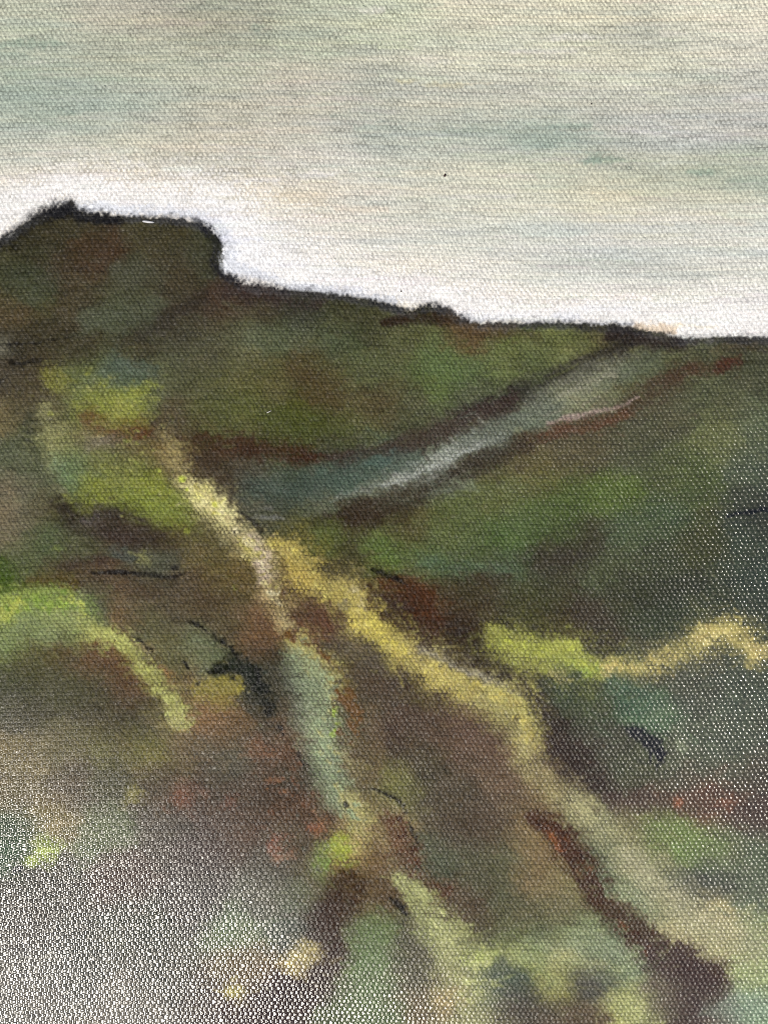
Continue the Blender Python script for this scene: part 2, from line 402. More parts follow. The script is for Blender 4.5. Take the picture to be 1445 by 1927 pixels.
# ---- the hills: colours seen spot by spot
HILL = [
 # headland
 (60, 440, 62, 58, 42), (150, 435, 66, 62, 45), (180, 475, 76, 54, 42), (300, 440, 70, 66, 47), (60, 520, 66, 68, 50), (40, 590, 80, 68, 46),
 (120, 520, 74, 62, 48), (150, 560, 74, 66, 50), (250, 525, 72, 74, 58), (330, 500, 74, 66, 52), (385, 480, 64, 66, 50), (60, 560, 74, 78, 54),
 (30, 645, 54, 50, 40), (200, 600, 76, 82, 62), (270, 590, 78, 80, 62), (250, 640, 64, 56, 46), (320, 560, 74, 66, 54), (90, 640, 62, 58, 44), (150, 640, 68, 60, 48),
 (5, 655, 120, 120, 116, .45), (20, 720, 70, 62, 54), (60, 690, 72, 64, 52), (60, 740, 78, 68, 56), (340, 620, 66, 62, 52),
 # mid hill
 (430, 562, 70, 52, 46), (500, 575, 68, 58, 50), (560, 572, 58, 58, 50), (650, 592, 66, 66, 48), (700, 610, 72, 72, 52), (520, 630, 82, 88, 64), (640, 645, 80, 90, 66),
 (760, 640, 84, 86, 58), (820, 690, 86, 102, 64), (830, 715, 90, 108, 60), (900, 625, 96, 72, 52), (950, 660, 92, 104, 62), (1060, 650, 100, 106, 62),
 (1000, 690, 84, 92, 62), (600, 680, 84, 74, 44), (580, 725, 82, 72, 42), (520, 710, 92, 88, 58), (560, 790, 80, 86, 38), (700, 750, 88, 76, 56), (660, 800, 84, 86, 50),
 (780, 770, 78, 80, 60), (450, 640, 90, 92, 72), (400, 660, 84, 82, 66), (450, 700, 90, 90, 62), (450, 760, 88, 92, 50), (400, 790, 80, 84, 50), (540, 830, 74, 78, 40),
 (640, 840, 62, 64, 40), (880, 740, 72, 78, 58), (380, 720, 84, 86, 62), (330, 690, 84, 86, 68), (700, 700, 82, 90, 62), (1120, 640, 88, 82, 56), (1180, 660, 84, 78, 58),
 # valley
 (1000, 760, 96, 104, 88), (1090, 715, 116, 120, 98), (1200, 680, 92, 100, 78), (1280, 660, 84, 86, 66), (900, 820, 100, 108, 96), (820, 870, 112, 122, 112), (700, 882, 74, 94, 84), (640, 905, 72, 92, 84),
 (560, 915, 72, 84, 76), (480, 915, 72, 82, 76), (720, 915, 110, 116, 106), (600, 950, 92, 96, 86), (520, 960, 76, 78, 66), (460, 880, 76, 66, 58),
 # right slope
 (1100, 850, 84, 76, 58), (1200, 840, 76, 76, 58), (1250, 780, 82, 80, 62), (1350, 760, 82, 86, 62), (1350, 820, 100, 106, 66), (1300, 900, 78, 90, 44), (1250, 880, 76, 84, 50), (1150, 930, 86, 104, 36), (1420, 700, 72, 74, 56),
 (1420, 800, 88, 96, 72), (1420, 880, 78, 88, 70), (1000, 900, 94, 86, 50), (960, 930, 92, 98, 56), (1000, 970, 78, 96, 56), (850, 1000, 86, 96, 56), (760, 1000, 88, 82, 50), (720, 1040, 90, 116, 50), (800, 1060, 80, 102, 70),
 (900, 1040, 78, 94, 56), (960, 1020, 72, 96, 46), (1070, 980, 70, 86, 42), (1100, 1020, 66, 60, 44), (1030, 1060, 68, 64, 48), (950, 1075, 78, 98, 80), (1150, 1060, 76, 84, 58), (1250, 990, 66, 84, 56), (1250, 1040, 60, 66, 44), (1320, 1020, 68, 70, 26),
 (1200, 1110, 60, 62, 38), (1000, 1120, 68, 70, 40), (1000, 1170, 58, 54, 38), (1100, 1180, 64, 52, 42), (1250, 1160, 56, 66, 46), (1350, 1120, 60, 66, 46), (1430, 960, 58, 62, 52), (1400, 1030, 62, 72, 58), (1430, 1100, 60, 72, 62), (1420, 1160, 64, 70, 56),
 (620, 1010, 84, 96, 40), (560, 1000, 86, 84, 40), (660, 1040, 74, 72, 52), (680, 980, 68, 46, 38), (640, 1080, 76, 68, 50), (870, 1110, 68, 62, 44), (930, 1090, 74, 56, 46), (1180, 1000, 72, 88, 62),
 # rust bank right of the track
 (740, 1105, 92, 50, 30), (800, 1130, 96, 50, 30), (800, 1185, 86, 50, 42), (740, 1150, 66, 50, 40), (850, 1210, 62, 48, 40), (900, 1240, 58, 46, 40), (860, 1160, 64, 50, 38), (960, 1265, 60, 48, 40),
 # inner track
 (530, 1080, 100, 78, 52), (560, 1125, 88, 66, 46), (600, 1170, 92, 62, 50), (620, 1180, 104, 68, 56), (680, 1240, 86, 78, 64), (640, 1240, 82, 74, 52), (720, 1300, 80, 64, 52), (800, 1350, 86, 66, 54), (860, 1390, 96, 72, 60), (900, 1420, 98, 78, 62), (740, 1370, 80, 56, 46),
 (760, 1420, 74, 62, 46), (800, 1450, 74, 68, 48), (850, 1500, 82, 72, 58), (920, 1550, 84, 70, 60), (740, 1460, 116, 116, 66), (690, 1440, 92, 78, 56), (960, 1450, 112, 92, 70), (700, 1340, 88, 80, 58), (780, 1290, 66, 52, 42),
 (850, 1570, 78, 64, 54), (830, 1610, 82, 92, 74), (900, 1640, 82, 88, 68), (950, 1620, 98, 102, 76), (880, 1720, 84, 64, 52), (860, 1690, 92, 72, 54), (1000, 1650, 132, 110, 76), (980, 1710, 96, 86, 66), (1000, 1760, 76, 86, 66), (1000, 1580, 134, 112, 76), (1010, 1500, 112, 92, 66), (960, 1700, 84, 94, 72),
 (700, 1600, 124, 98, 66), (720, 1560, 130, 116, 82), (900, 1750, 84, 80, 60), (1050, 1700, 106, 102, 76),
 # left field
 (60, 780, 92, 86, 66), (20, 790, 112, 100, 74), (20, 850, 82, 90, 74), (50, 820, 62, 72, 56), (100, 830, 136, 136, 88), (90, 880, 84, 92, 72), (140, 870, 94, 112, 78), (200, 860, 104, 110, 66), (250, 890, 112, 118, 62), (220, 840, 98, 100, 66), (280, 920, 124, 132, 36), (180, 925, 120, 130, 50),
 (320, 950, 116, 128, 54), (60, 910, 94, 96, 80), (30, 930, 112, 104, 92), (70, 955, 86, 78, 56), (150, 760, 104, 108, 62), (200, 770, 130, 136, 56), (250, 760, 128, 138, 52), (220, 705, 86, 100, 84), (160, 710, 96, 104, 66), (120, 760, 76, 66, 54), (290, 800, 88, 76, 62), (300, 740, 86, 94, 76), (240, 810, 98, 66, 48), (180, 820, 112, 98, 78),
 (310, 780, 76, 64, 54), (310, 850, 110, 92, 62), (260, 840, 96, 88, 64), (360, 880, 78, 62, 52), (420, 930, 74, 60, 54),
 (250, 1000, 66, 52, 50), (200, 985, 62, 48, 46), (140, 965, 58, 46, 44), (30, 985, 112, 102, 90), (80, 1010, 76, 92, 62), (150, 1010, 82, 88, 62), (60, 1050, 86, 94, 66), (110, 1060, 84, 80, 60), (320, 1010, 72, 56, 50), (330, 970, 116, 118, 46), (370, 1010, 86, 80, 56), (400, 1040, 96, 84, 52), (280, 1060, 82, 84, 68),
 (10, 1080, 66, 84, 20, .5), (100, 1100, 86, 74, 34), (140, 1075, 80, 62, 52), (210, 1100, 84, 64, 54), (280, 1110, 78, 62, 52), (350, 1120, 88, 74, 60), (330, 1150, 86, 76, 62), (430, 1110, 88, 76, 52), (390, 1150, 76, 60, 48), (430, 1170, 88, 78, 58), (450, 1080, 104, 90, 52), (190, 1140, 88, 100, 84), (225, 1150, 118, 82, 50), (260, 1160, 84, 86, 70), (300, 1190, 96, 96, 68),
 (40, 1150, 128, 146, 74), (100, 1165, 126, 140, 94), (30, 1205, 112, 124, 78), (150, 1180, 118, 128, 80), (60, 1250, 78, 74, 46), (130, 1225, 88, 68, 46), (190, 1240, 104, 66, 46), (240, 1290, 98, 66, 46), (120, 1290, 80, 80, 56), (200, 1335, 62, 54, 38), (60, 1350, 72, 68, 50), (280, 1345, 74, 70, 48), (180, 1285, 82, 80, 58), (20, 1300, 70, 70, 50),
 (370, 1215, 108, 118, 94), (390, 1245, 96, 108, 86), (330, 1240, 96, 90, 62), (350, 1290, 110, 90, 60), (400, 1345, 136, 98, 62), (410, 1380, 112, 82, 54), (460, 1345, 110, 86, 52), (440, 1260, 46, 56, 44), (480, 1310, 56, 60, 46), (470, 1210, 104, 74, 52), (500, 1170, 112, 82, 58), (500, 1260, 58, 60, 52), (320, 1330, 112, 104, 62), (350, 1410, 104, 88, 62), (400, 1430, 84, 80, 70),
 # foreground left, pigment below the sheen
 (100, 1400, 104, 98, 70), (50, 1430, 116, 102, 66), (200, 1400, 92, 88, 52), (280, 1410, 108, 104, 50), (30, 1490, 96, 82, 44), (130, 1485, 84, 70, 54), (200, 1490, 72, 72, 46), (340, 1495, 116, 66, 46, .5), (300, 1480, 82, 66, 48), (410, 1480, 72, 58, 48), (100, 1540, 124, 108, 66), (20, 1570, 46, 76, 44), (60, 1580, 62, 82, 44), (200, 1565, 94, 106, 76),
 (300, 1560, 80, 70, 62), (440, 1565, 86, 66, 56), (380, 1590, 74, 60, 60), (230, 1650, 80, 58, 52), (100, 1660, 62, 58, 48), (380, 1690, 74, 66, 66), (40, 1720, 62, 54, 44), (250, 1740, 64, 68, 54), (450, 1750, 100, 116, 88), (460, 1820, 110, 92, 62), (150, 1800, 62, 62, 52), (300, 1830, 72, 70, 60), (60, 1860, 82, 78, 72), (250, 1900, 96, 90, 84), (400, 1880, 74, 60, 50), (470, 1900, 66, 34, 28),
 (520, 1400, 108, 72, 50), (430, 1400, 84, 88, 74), (490, 1440, 92, 66, 50), (450, 1440, 78, 82, 74), (540, 1460, 62, 60, 50), (480, 1490, 76, 58, 46), (560, 1520, 88, 60, 42), (560, 1580, 84, 70, 56), (520, 1640, 78, 72, 64), (560, 1690, 96, 106, 86), (560, 1750, 72, 82, 78), (500, 1700, 92, 90, 84), (470, 1390, 92, 70, 46), (510, 1350, 84, 72, 56),
 (640, 1640, 112, 86, 54), (600, 1660, 100, 92, 66), (640, 1690, 84, 54, 38), (620, 1750, 74, 40, 28), (600, 1810, 74, 38, 26), (560, 1860, 74, 40, 32), (520, 1905, 70, 34, 28), (700, 1690, 92, 74, 54), (700, 1770, 102, 124, 76), (690, 1830, 98, 120, 76), (720, 1900, 92, 108, 74), (640, 1900, 88, 100, 68), (770, 1780, 86, 82, 66), (780, 1840, 84, 80, 66), (800, 1880, 110, 92, 68),
 # foreground right
 (1060, 1290, 58, 74, 58), (1180, 1300, 66, 96, 76), (1230, 1340, 84, 112, 84), (1120, 1320, 76, 80, 52), (1100, 1370, 62, 70, 54), (1150, 1400, 72, 70, 60), (1280, 1410, 88, 94, 78), (1300, 1290, 78, 80, 70), (1400, 1350, 84, 90, 78), (1420, 1290, 78, 86, 74), (1380, 1430, 86, 94, 82), (1220, 1260, 74, 72, 60), (1180, 1450, 72, 78, 58), (1010, 1300, 62, 54, 44),
 (1080, 1420, 62, 40, 38), (1130, 1480, 66, 48, 42), (1300, 1480, 82, 76, 66), (1420, 1480, 82, 74, 66), (1200, 1520, 80, 64, 56), (1330, 1515, 110, 70, 58), (1430, 1530, 92, 74, 68), (1230, 1570, 112, 118, 72), (1290, 1585, 112, 132, 72), (1360, 1600, 104, 114, 84), (1430, 1610, 92, 104, 86), (1180, 1570, 132, 126, 92), (1110, 1550, 110, 116, 92), (1130, 1620, 92, 104, 86),
 (1220, 1640, 128, 130, 102), (1200, 1690, 118, 132, 108), (1330, 1655, 76, 78, 72), (1280, 1680, 106, 106, 96), (1420, 1680, 92, 102, 88), (1280, 1735, 164, 156, 116), (1360, 1740, 166, 154, 116), (1350, 1790, 158, 154, 106), (1430, 1760, 136, 146, 110), (1430, 1840, 146, 160, 116), (1420, 1905, 122, 146, 122), (1190, 1790, 122, 138, 112), (1100, 1780, 118, 130, 98), (1150, 1830, 104, 116, 98),
 (1060, 1810, 150, 152, 96), (980, 1800, 150, 160, 92), (1040, 1855, 142, 142, 86), (1100, 1855, 78, 76, 72), (1000, 1905, 78, 66, 58), (960, 1835, 66, 82, 76), (1190, 1900, 156, 162, 100), (1100, 1915, 100, 78, 62), (1240, 1880, 104, 92, 84), (1330, 1860, 84, 68, 70), (1360, 1915, 96, 84, 82), (1060, 1650, 126, 116, 76), (1050, 1600, 110, 80, 52),
]
hill_c = 1.04 * (0.76 * rbf(HILL, 22) + 0.24 * rbf(HILL, 60))
HILL_SAT = 0.90
grey = hill_c @ np.array([.30, .55, .15], np.float32)
hill_c = grey[..., None] + (hill_c - grey[..., None]) * HILL_SAT
mott = 0.10 * n_mid + 0.09 * n_fine + 0.05 * n_grain + 0.06 * n_diag
hill_c = hill_c * (1 + mott)[..., None]
hill_c[..., 0] *= 1 + 0.07 * n_mid2 + 0.04 * n_fine2
hill_c[..., 2] *= 0.82 - 0.06 * n_mid2
mask = sstep(-2.5, 2.5, above)[..., None]
dryedge = sstep(-5, 4, above)[..., None]
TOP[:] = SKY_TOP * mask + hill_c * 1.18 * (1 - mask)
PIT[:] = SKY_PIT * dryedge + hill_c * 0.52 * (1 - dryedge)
PART[:] = np.where(above > 0, 1, 4)

def scumble(n, x0, x1, y0, y1, where, reach, lmin, lmax, wmin, wmax, a0, a1, ang0, ang1, dry=.5, jit=.10, clip=None):
    """short dry touches that drag the neighbouring colour about, as a bristle brush does"""
    for _ in range(n):
        x, y = rng.uniform(x0, x1), rng.uniform(y0, y1)
        gi = (int(min(max((y + MG) * R, 0), GH - 1)), int(min(max((x + MG) * R, 0), GW - 1)))
        if not where(gi):
            continue
        qx, qy = x + rng.normal(0, reach[0]), y + rng.normal(0, reach[1])
        qi = (int(min(max((qy + MG) * R, 0), GH - 1)), int(min(max((qx + MG) * R, 0), GW - 1)))
        if not where(qi):
            continue
        col = TOP[qi] * (1 + rng.normal(0, jit)) * (1 + rng.normal(0, .025, 3))
        l = rng.uniform(lmin, lmax); w = rng.uniform(wmin, wmax); an = rng.uniform(ang0, ang1)
        xa, ya, xb, yb = x - l / 2 * math.cos(an), y - l / 2 * math.sin(an), x + l / 2 * math.cos(an), y + l / 2 * math.sin(an)
        m_ = w * 1.7 + 8
        X0 = int(max(0, (min(xa, xb) - m_ + MG) * R)); X1 = int(min(GW, (max(xa, xb) + m_ + MG) * R + 1))
        Y0 = int(max(0, (min(ya, yb) - m_ + MG) * R)); Y1 = int(min(GH, (max(ya, yb) + m_ + MG) * R + 1))
        if X1 <= X0 or Y1 <= Y0:
            continue
        s = (slice(Y0, Y1), slice(X0, X1))
        ux, uy = math.cos(an), math.sin(an)
        ddx, ddy = EX[s] - x, EY[s] - y
        t = ddx * ux + ddy * uy
        pp = np.abs(-ddx * uy + ddy * ux)
        d = np.hypot(np.maximum(np.abs(t) - l / 2, 0), pp) / w
        m = (1 - sstep(.25, 1.5, d + .45 * n_fine2[s] + .25 * n_grain[s])) * rng.uniform(a0, a1)
        if clip:
            m = m * sstep(-2, 3, clip * above[s])
        TOP[s] += (col - TOP[s]) * m[..., None]
        PIT[s] += (.85 * col - PIT[s]) * (m * (1 - dry))[..., None]

in_hill = lambda g: above[g] < -6
in_sky = lambda g: above[g] > 6
anyw = lambda g: True
scumble(4200, -30, 1475, 380, 1960, in_hill, (26, 18), 8, 40, 2.5, 8, .2, .6, -.7, .9, jit=.15, clip=-1)
scumble(1500, -30, 1475, -30, 640, in_sky, (60, 14), 30, 150, 1.5, 5, .2, .6, -.05, .07, dry=.4, jit=.05, clip=1)

K = dict(soft=.6, dry=.35)
SAT, SOFTEN, FADE, WIDE = 0.86, 1.15, 0.36, 1.45
# dark edge of the ridge
def along(x0, x1, dy, w0):
    xs = [x for x in RX if x0 <= x <= x1]
    return [(x, float(np.interp(x, RX, RY)) + dy, w0) for x in xs]
stroke(along(-60, 110, 10, 10), 6, (38, 38, 42), a=.8, soft=.6, dry=.1, crisp=True, grain=.5)
stroke([(85, 400, 9), (110, 398, 12), (134, 392, 15), (150, 408, 11), (190, 412, 10), (225, 414, 8)], 9, (30, 30, 36), a=.92, soft=.5, dry=.05, crisp=True, grain=.5, part=3)
stroke([(134, 380, 6), (134, 392, 10)], 8, (28, 29, 36), a=.9, soft=.4, dry=0, crisp=True, part=3)
stroke(along(225, 392, 6, 6), 5, (40, 40, 46), a=.75, soft=.7, dry=.2, crisp=True, grain=.6)
stroke([(380, 424, 7), (402, 442, 9), (411, 458, 10), (408, 476, 9), (402, 492, 8), (410, 508, 8), (432, 524, 7)], 8, (36, 36, 44), a=.85, soft=.6, dry=.1, crisp=True, grain=.55)
stroke(along(432, 760, 6, 6), 5, (46, 44, 46), a=.8, soft=.7, dry=.15, crisp=True, grain=.5)
stroke([(440, 545, 12), (500, 555, 13), (560, 562, 10), (600, 566, 8)], 10, (66, 50, 48), a=.7, **K)
stroke([(700, 567, 5), (745, 580, 6), (775, 592, 9)], 6, (34, 36, 38), a=.85, soft=.5, dry=.1, crisp=True)
stroke([(722, 606, 7), (765, 600, 12), (800, 595, 15), (840, 597, 14), (880, 607, 7)], 10, (60, 36, 30), a=.9, soft=.45, dry=.1, crisp=True, grain=.4, part=6)
stroke([(785, 586, 7), (808, 580, 9), (835, 584, 7), (846, 586, 5)], 8, (38, 34, 32), a=.9, soft=.5, dry=.1, crisp=True, grain=.55, part=6)
stroke([(860, 603, 5), (920, 612, 5), (980, 612, 7), (1060, 612, 8), (1140, 617, 7), (1200, 624, 8)], 6, (46, 46, 46), a=.85, soft=.6, dry=.15, crisp=True, grain=.5)
stroke([(880, 618, 7), (950, 628, 9), (1010, 630, 5)], 8, (96, 66, 50), a=.6, **K)
stroke([(1150, 636, 10), (1200, 640, 15), (1245, 644, 12), (1290, 648, 7)], 12, (50, 36, 36), a=.9, soft=.5, dry=.15, part=5)
stroke([(1265, 640, 6), (1320, 642, 6), (1390, 640, 7), (1520, 646, 8)], 6, (46, 40, 42), a=.85, soft=.6, dry=.15, crisp=True, grain=.5)
stroke([(1340, 652, 4), (1400, 655, 5), (1500, 657, 5)], 4, (96, 66, 52), a=.5, **K)
# ragged tree tops on the skyline
for _ in range(330):
    x = float(rng.choice([rng.uniform(0, 235), rng.uniform(785, 860), rng.uniform(390, 425), rng.uniform(0, 1445), rng.uniform(225, 760)]))
    y = float(np.interp(x, RX, RY)) + rng.normal(1, 4.5)
    dab(x, y, rng.uniform(1.4, 3.8), (36, 36, 42), a=rng.uniform(.3, .75), soft=.5, dry=.1, crisp=True, ragged=1.6)

for p in [[(22, 463, 2), (40, 456, 3)], [(24, 462, 3), (30, 472, 2)], [(10, 516, 2), (20, 515, 3), (50, 512, 2)], [(110, 513, 2), (160, 503, 3)], [(148, 582, 2), (170, 578, 3), (193, 572, 3)],
          [(0, 650, 2), (60, 645, 2.5), (150, 632, 2)], [(20, 682, 4), (40, 685, 5), (72, 678, 3)], [(0, 716, 4), (14, 711, 3)], [(118, 502, 2), (140, 498, 2)]]:
    stroke(p, 3, (30, 28, 25), a=.6, soft=.6, dry=.4, crisp=True, grain=.8, ragged=1.5)
stroke([(140, 462, 10), (190, 475, 14), (220, 470, 9)], 12, (88, 58, 44), a=.5, **K)
stroke([(20, 520, 14), (90, 530, 16), (60, 560, 12)], 14, (74, 84, 62), a=.5, **K)
stroke([(170, 605, 14), (240, 598, 18), (290, 575, 12)], 14, (88, 96, 74), a=.55, **K)
stroke([(270, 620, 10), (330, 590, 12), (380, 560, 10)], 10, (58, 48, 42), a=.6, **K)
stroke([(230, 510, 14), (290, 520, 16)], 14, (84, 86, 68), a=.45, **K)
stroke([(0, 590, 14), (40, 592, 12)], 12, (96, 80, 54), a=.5, **K)
stroke([(480, 640, 16), (560, 632, 18), (620, 640, 14)], 14, (96, 106, 78), a=.5, **K)
stroke([(560, 690, 16), (590, 730, 18), (640, 760, 14)], 14, (86, 66, 40), a=.5, **K)
stroke([(500, 790, 16), (570, 795, 18), (640, 810, 14)], 14, (80, 88, 34), a=.5, **K)
stroke([(800, 680, 16), (850, 700, 18), (900, 690, 14)], 14, (94, 116, 66), a=.5, **K)
stroke([(980, 650, 12), (1060, 640, 12), (1100, 650, 9)], 12, (108, 114, 64), a=.5, **K)

for dy, w0, c, a in ((-3, 5, (52, 54, 64), .34), (9, 5, (120, 122, 124), .22)):
    for x0, x1 in ((-60, 235), (225, 392), (432, 870), (870, 1520)):
        P_ = along(x0, x1, dy, w0)
        if len(P_) > 1:
            stroke(P_, w0, c, a=a, soft=.8, dry=.85, crisp=True, grain=1.1, ragged=1.5)
stroke([(60, 404, 9), (92, 396, 12), (120, 392, 14), (145, 398, 12), (185, 408, 11), (220, 412, 8)], 10, (32, 32, 38), a=.85, soft=.7, dry=.3, crisp=True, grain=.8)
stroke([(388, 430, 7), (408, 446, 11), (416, 462, 12), (411, 480, 11), (405, 498, 9), (420, 515, 9), (445, 528, 7)], 9, (34, 35, 44), a=.8, soft=.8, dry=.4, crisp=True, grain=.9)
stroke([(424, 470, 7), (420, 486, 8), (424, 500, 8)], 7, (232, 236, 244), a=.6, soft=.8, dry=.5, crisp=True, grain=.8)
stroke([(1080, 612, 7), (1150, 616, 8), (1210, 624, 8)], 7, (44, 40, 42), a=.6, soft=.8, dry=.5, crisp=True, grain=.9)

# dark valley line and the pale gully
stroke([(1180, 655, 11), (1100, 690, 14), (1040, 715, 13), (990, 738, 14), (940, 758, 12), (880, 785, 11)], 12, (50, 44, 40), a=.85, **K, part=5)
stroke([(960, 762, 12), (900, 790, 16), (840, 812, 16), (770, 838, 15), (700, 858, 11), (610, 864, 9)], 14, (70, 50, 44), a=.85, **K, part=5)
stroke([(330, 826, 9), (400, 838, 13), (480, 848, 13), (560, 852, 14), (600, 866, 9)], 12, (84, 46, 36), a=.8, **K, part=5)
stroke([(560, 856, 10), (590, 870, 8)], 9, (78, 36, 26), a=.6, **K)
stroke([(300, 800, 12), (330, 820, 12), (370, 850, 12), (420, 890, 10)], 11, (78, 54, 48), a=.6, **K)
stroke([(1170, 690, 10), (1110, 712, 15), (1060, 738, 14), (1000, 765, 12)], 14, (136, 138, 118), a=.5, soft=.8, dry=.8, part=7)
stroke([(1230, 672, 9), (1190, 692, 13), (1140, 722, 10)], 10, (98, 108, 86), a=.5, **K, part=7)
stroke([(1040, 770, 12), (980, 790, 14), (920, 815, 13), (860, 850, 12)], 12, (106, 116, 104), a=.6, soft=.8, dry=.7, part=7)
stroke([(940, 826, 8), (880, 848, 13), (830, 872, 13), (770, 898, 10), (710, 918, 6), (640, 938, 4)], 10, (128, 134, 124), a=.65, soft=.85, dry=.9, grain=.5, part=7)
stroke([(860, 850, 8), (800, 880, 10), (745, 902, 8)], 8, (172, 176, 166), a=.45, soft=.85, dry=.95, grain=.6, part=7)
stroke([(780, 868, 12), (700, 885, 17), (620, 905, 18), (540, 925, 16), (470, 920, 12)], 14, (72, 92, 84), a=.55, **K, part=7)
stroke([(690, 872, 8), (735, 868, 6)], 8, (84, 112, 102), a=.5, **K)
stroke([(1030, 796, 3.5), (1080, 784, 4), (1130, 772, 3.5), (1170, 764, 3), (1200, 746, 2.5)], 3, (172, 148, 140), a=.6, soft=.7, dry=.4, crisp=True, grain=.8)
stroke([(905, 838, 3), (860, 858, 5), (815, 880, 5), (765, 900, 4), (720, 914, 3)], 4, (162, 168, 160), a=.5, soft=.9, dry=.9, crisp=True, grain=1.3, ragged=1.6)
stroke([(1150, 706, 4), (1100, 722, 5), (1050, 746, 4)], 4, (150, 148, 126), a=.4, soft=.9, dry=.9, crisp=True, grain=1.3, ragged=1.6)
stroke([(1050, 786, 4), (1100, 778, 4)], 4, (168, 150, 140), a=.5, soft=.6, dry=.2)
stroke([(1150, 738, 7), (1190, 728, 6)], 6, (124, 120, 66), a=.5, **K)
stroke([(1385, 676, 8), (1350, 686, 10), (1300, 698, 9), (1250, 712, 9)], 9, (94, 52, 42), a=.8, **K, part=8)
stroke([(1380, 676, 7), (1350, 682, 8)], 7, (98, 44, 32), a=.7, **K)
stroke([(1260, 716, 13), (1210, 745, 16), (1160, 775, 14), (1100, 800, 12), (1040, 814, 11), (980, 836, 12)], 12, (90, 62, 50), a=.75, **K, part=8)
stroke([(1180, 778, 6), (1150, 792, 7), (1060, 808, 9), (1000, 826, 7)], 7, (112, 62, 42), a=.7, **K)
stroke([(1000, 834, 12), (930, 862, 14), (860, 892, 14), (800, 918, 16), (740, 948, 18), (660, 972, 14), (590, 985, 8)], 13, (68, 46, 38), a=.85, **K, part=8)
stroke([(1040, 850, 12), (960, 880, 12), (900, 900, 8)], 10, (96, 84, 52), a=.4, **K)
stroke([(900, 876, 4), (830, 905, 4), (800, 925, 5)], 4, (46, 36, 32), a=.6, **K)
# right slope
stroke([(1010, 940, 20), (1100, 935, 22), (1190, 925, 18)], 20, (86, 108, 34), a=.5, soft=.8, dry=.3)
stroke([(700, 1030, 16), (740, 1045, 18)], 16, (90, 112, 56), a=.45, **K)
stroke([(600, 992, 12), (640, 1000, 10)], 11, (92, 104, 44), a=.45, **K)
stroke([(800, 1062, 10), (870, 1066, 10), (960, 1078, 8)], 9, (84, 112, 84), a=.5, **K)
stroke([(1060, 1040, 12), (1110, 1018, 14), (1150, 985, 10)], 12, (62, 54, 42), a=.35, **K)
stroke([(980, 1045, 8), (1040, 1058, 14), (1090, 1040, 8)], 10, (62, 52, 44), a=.5, **K)
stroke([(1170, 1105, 16), (1250, 1118, 16), (1310, 1100, 12)], 14, (52, 54, 34), a=.5, **K)
stroke([(1370, 972, 3), (1400, 966, 4), (1445, 958, 5)], 4, (20, 20, 20), a=.85, soft=.5, dry=.1, crisp=True)
stroke([(1290, 1028, 8), (1340, 1022, 12), (1370, 1040, 8)], 10, (72, 74, 22), a=.6, **K)
# rust bank
stroke([(700, 1072, 4), (722, 1080, 6), (750, 1092, 5), (766, 1100, 3)], 5, (26, 24, 24), a=.92, soft=.45, dry=.05, crisp=True, grain=.5)
stroke([(720, 1092, 7), (770, 1110, 10), (805, 1135, 14), (820, 1165, 10)], 12, (98, 50, 28), a=.65, **K, part=9)
stroke([(770, 1130, 16), (800, 1180, 18), (830, 1205, 12)], 15, (84, 50, 42), a=.55, **K, part=9)
stroke([(700, 1110, 10), (750, 1150, 14), (800, 1210, 12), (880, 1255, 14), (950, 1275, 12), (990, 1310, 12)], 12, (58, 44, 38), a=.75, **K, part=9)
stroke([(850, 1190, 14), (900, 1215, 14), (940, 1245, 12), (1010, 1275, 7)], 12, (58, 46, 40), a=.8, **K, part=9)
stroke([(880, 1090, 6), (945, 1086, 7)], 6, (74, 52, 44), a=.6, **K)
# right yellow ridge
YB = [(925, 1200, 12), (950, 1212, 17), (990, 1226, 20), (1035, 1236, 20), (1072, 1228, 14)]
stroke(YB, 18, (152, 154, 56), a=.85, soft=.4, dry=.55, grain=.35, th=.6, part=10)
stroke([(1000, 1218, 13), (1040, 1228, 14), (1078, 1218, 8)], 12, (166, 174, 50), a=.65, soft=.4, dry=.2, th=.7)
stroke([(1060, 1246, 12), (1095, 1250, 15), (1125, 1256, 12), (1160, 1258, 12)], 13, (156, 164, 62), a=.85, soft=.5, dry=.35, th=.5, part=10)
stroke([(1100, 1262, 10), (1118, 1256, 9)], 9, (150, 176, 40), a=.7, soft=.5, dry=.2, th=.6)
stroke([(1150, 1254, 12), (1200, 1256, 12), (1245, 1240, 11), (1290, 1216, 13), (1335, 1192, 16), (1375, 1194, 15), (1412, 1212, 13), (1430, 1226, 11)], 13, (178, 166, 84), a=.88, soft=.45, dry=.55, grain=.35, th=.6, part=10)
stroke([(1345, 1182, 10), (1385, 1196, 11), (1420, 1224, 9), (1410, 1248, 8)], 10, (196, 180, 90), a=.6, soft=.45, dry=.2, th=.7, part=10)
stroke([(1430, 1225, 8), (1470, 1216, 9), (1520, 1210, 9)], 8, (196, 178, 100), a=.7, soft=.5, dry=.3, part=10)
stroke([(1040, 1272, 5), (1070, 1284, 5)], 5, (150, 140, 80), a=.6, soft=.8, dry=.8, grain=.7)
stroke([(1150, 1272, 5), (1210, 1276, 5)], 5, (44, 40, 38), a=.4, **K)
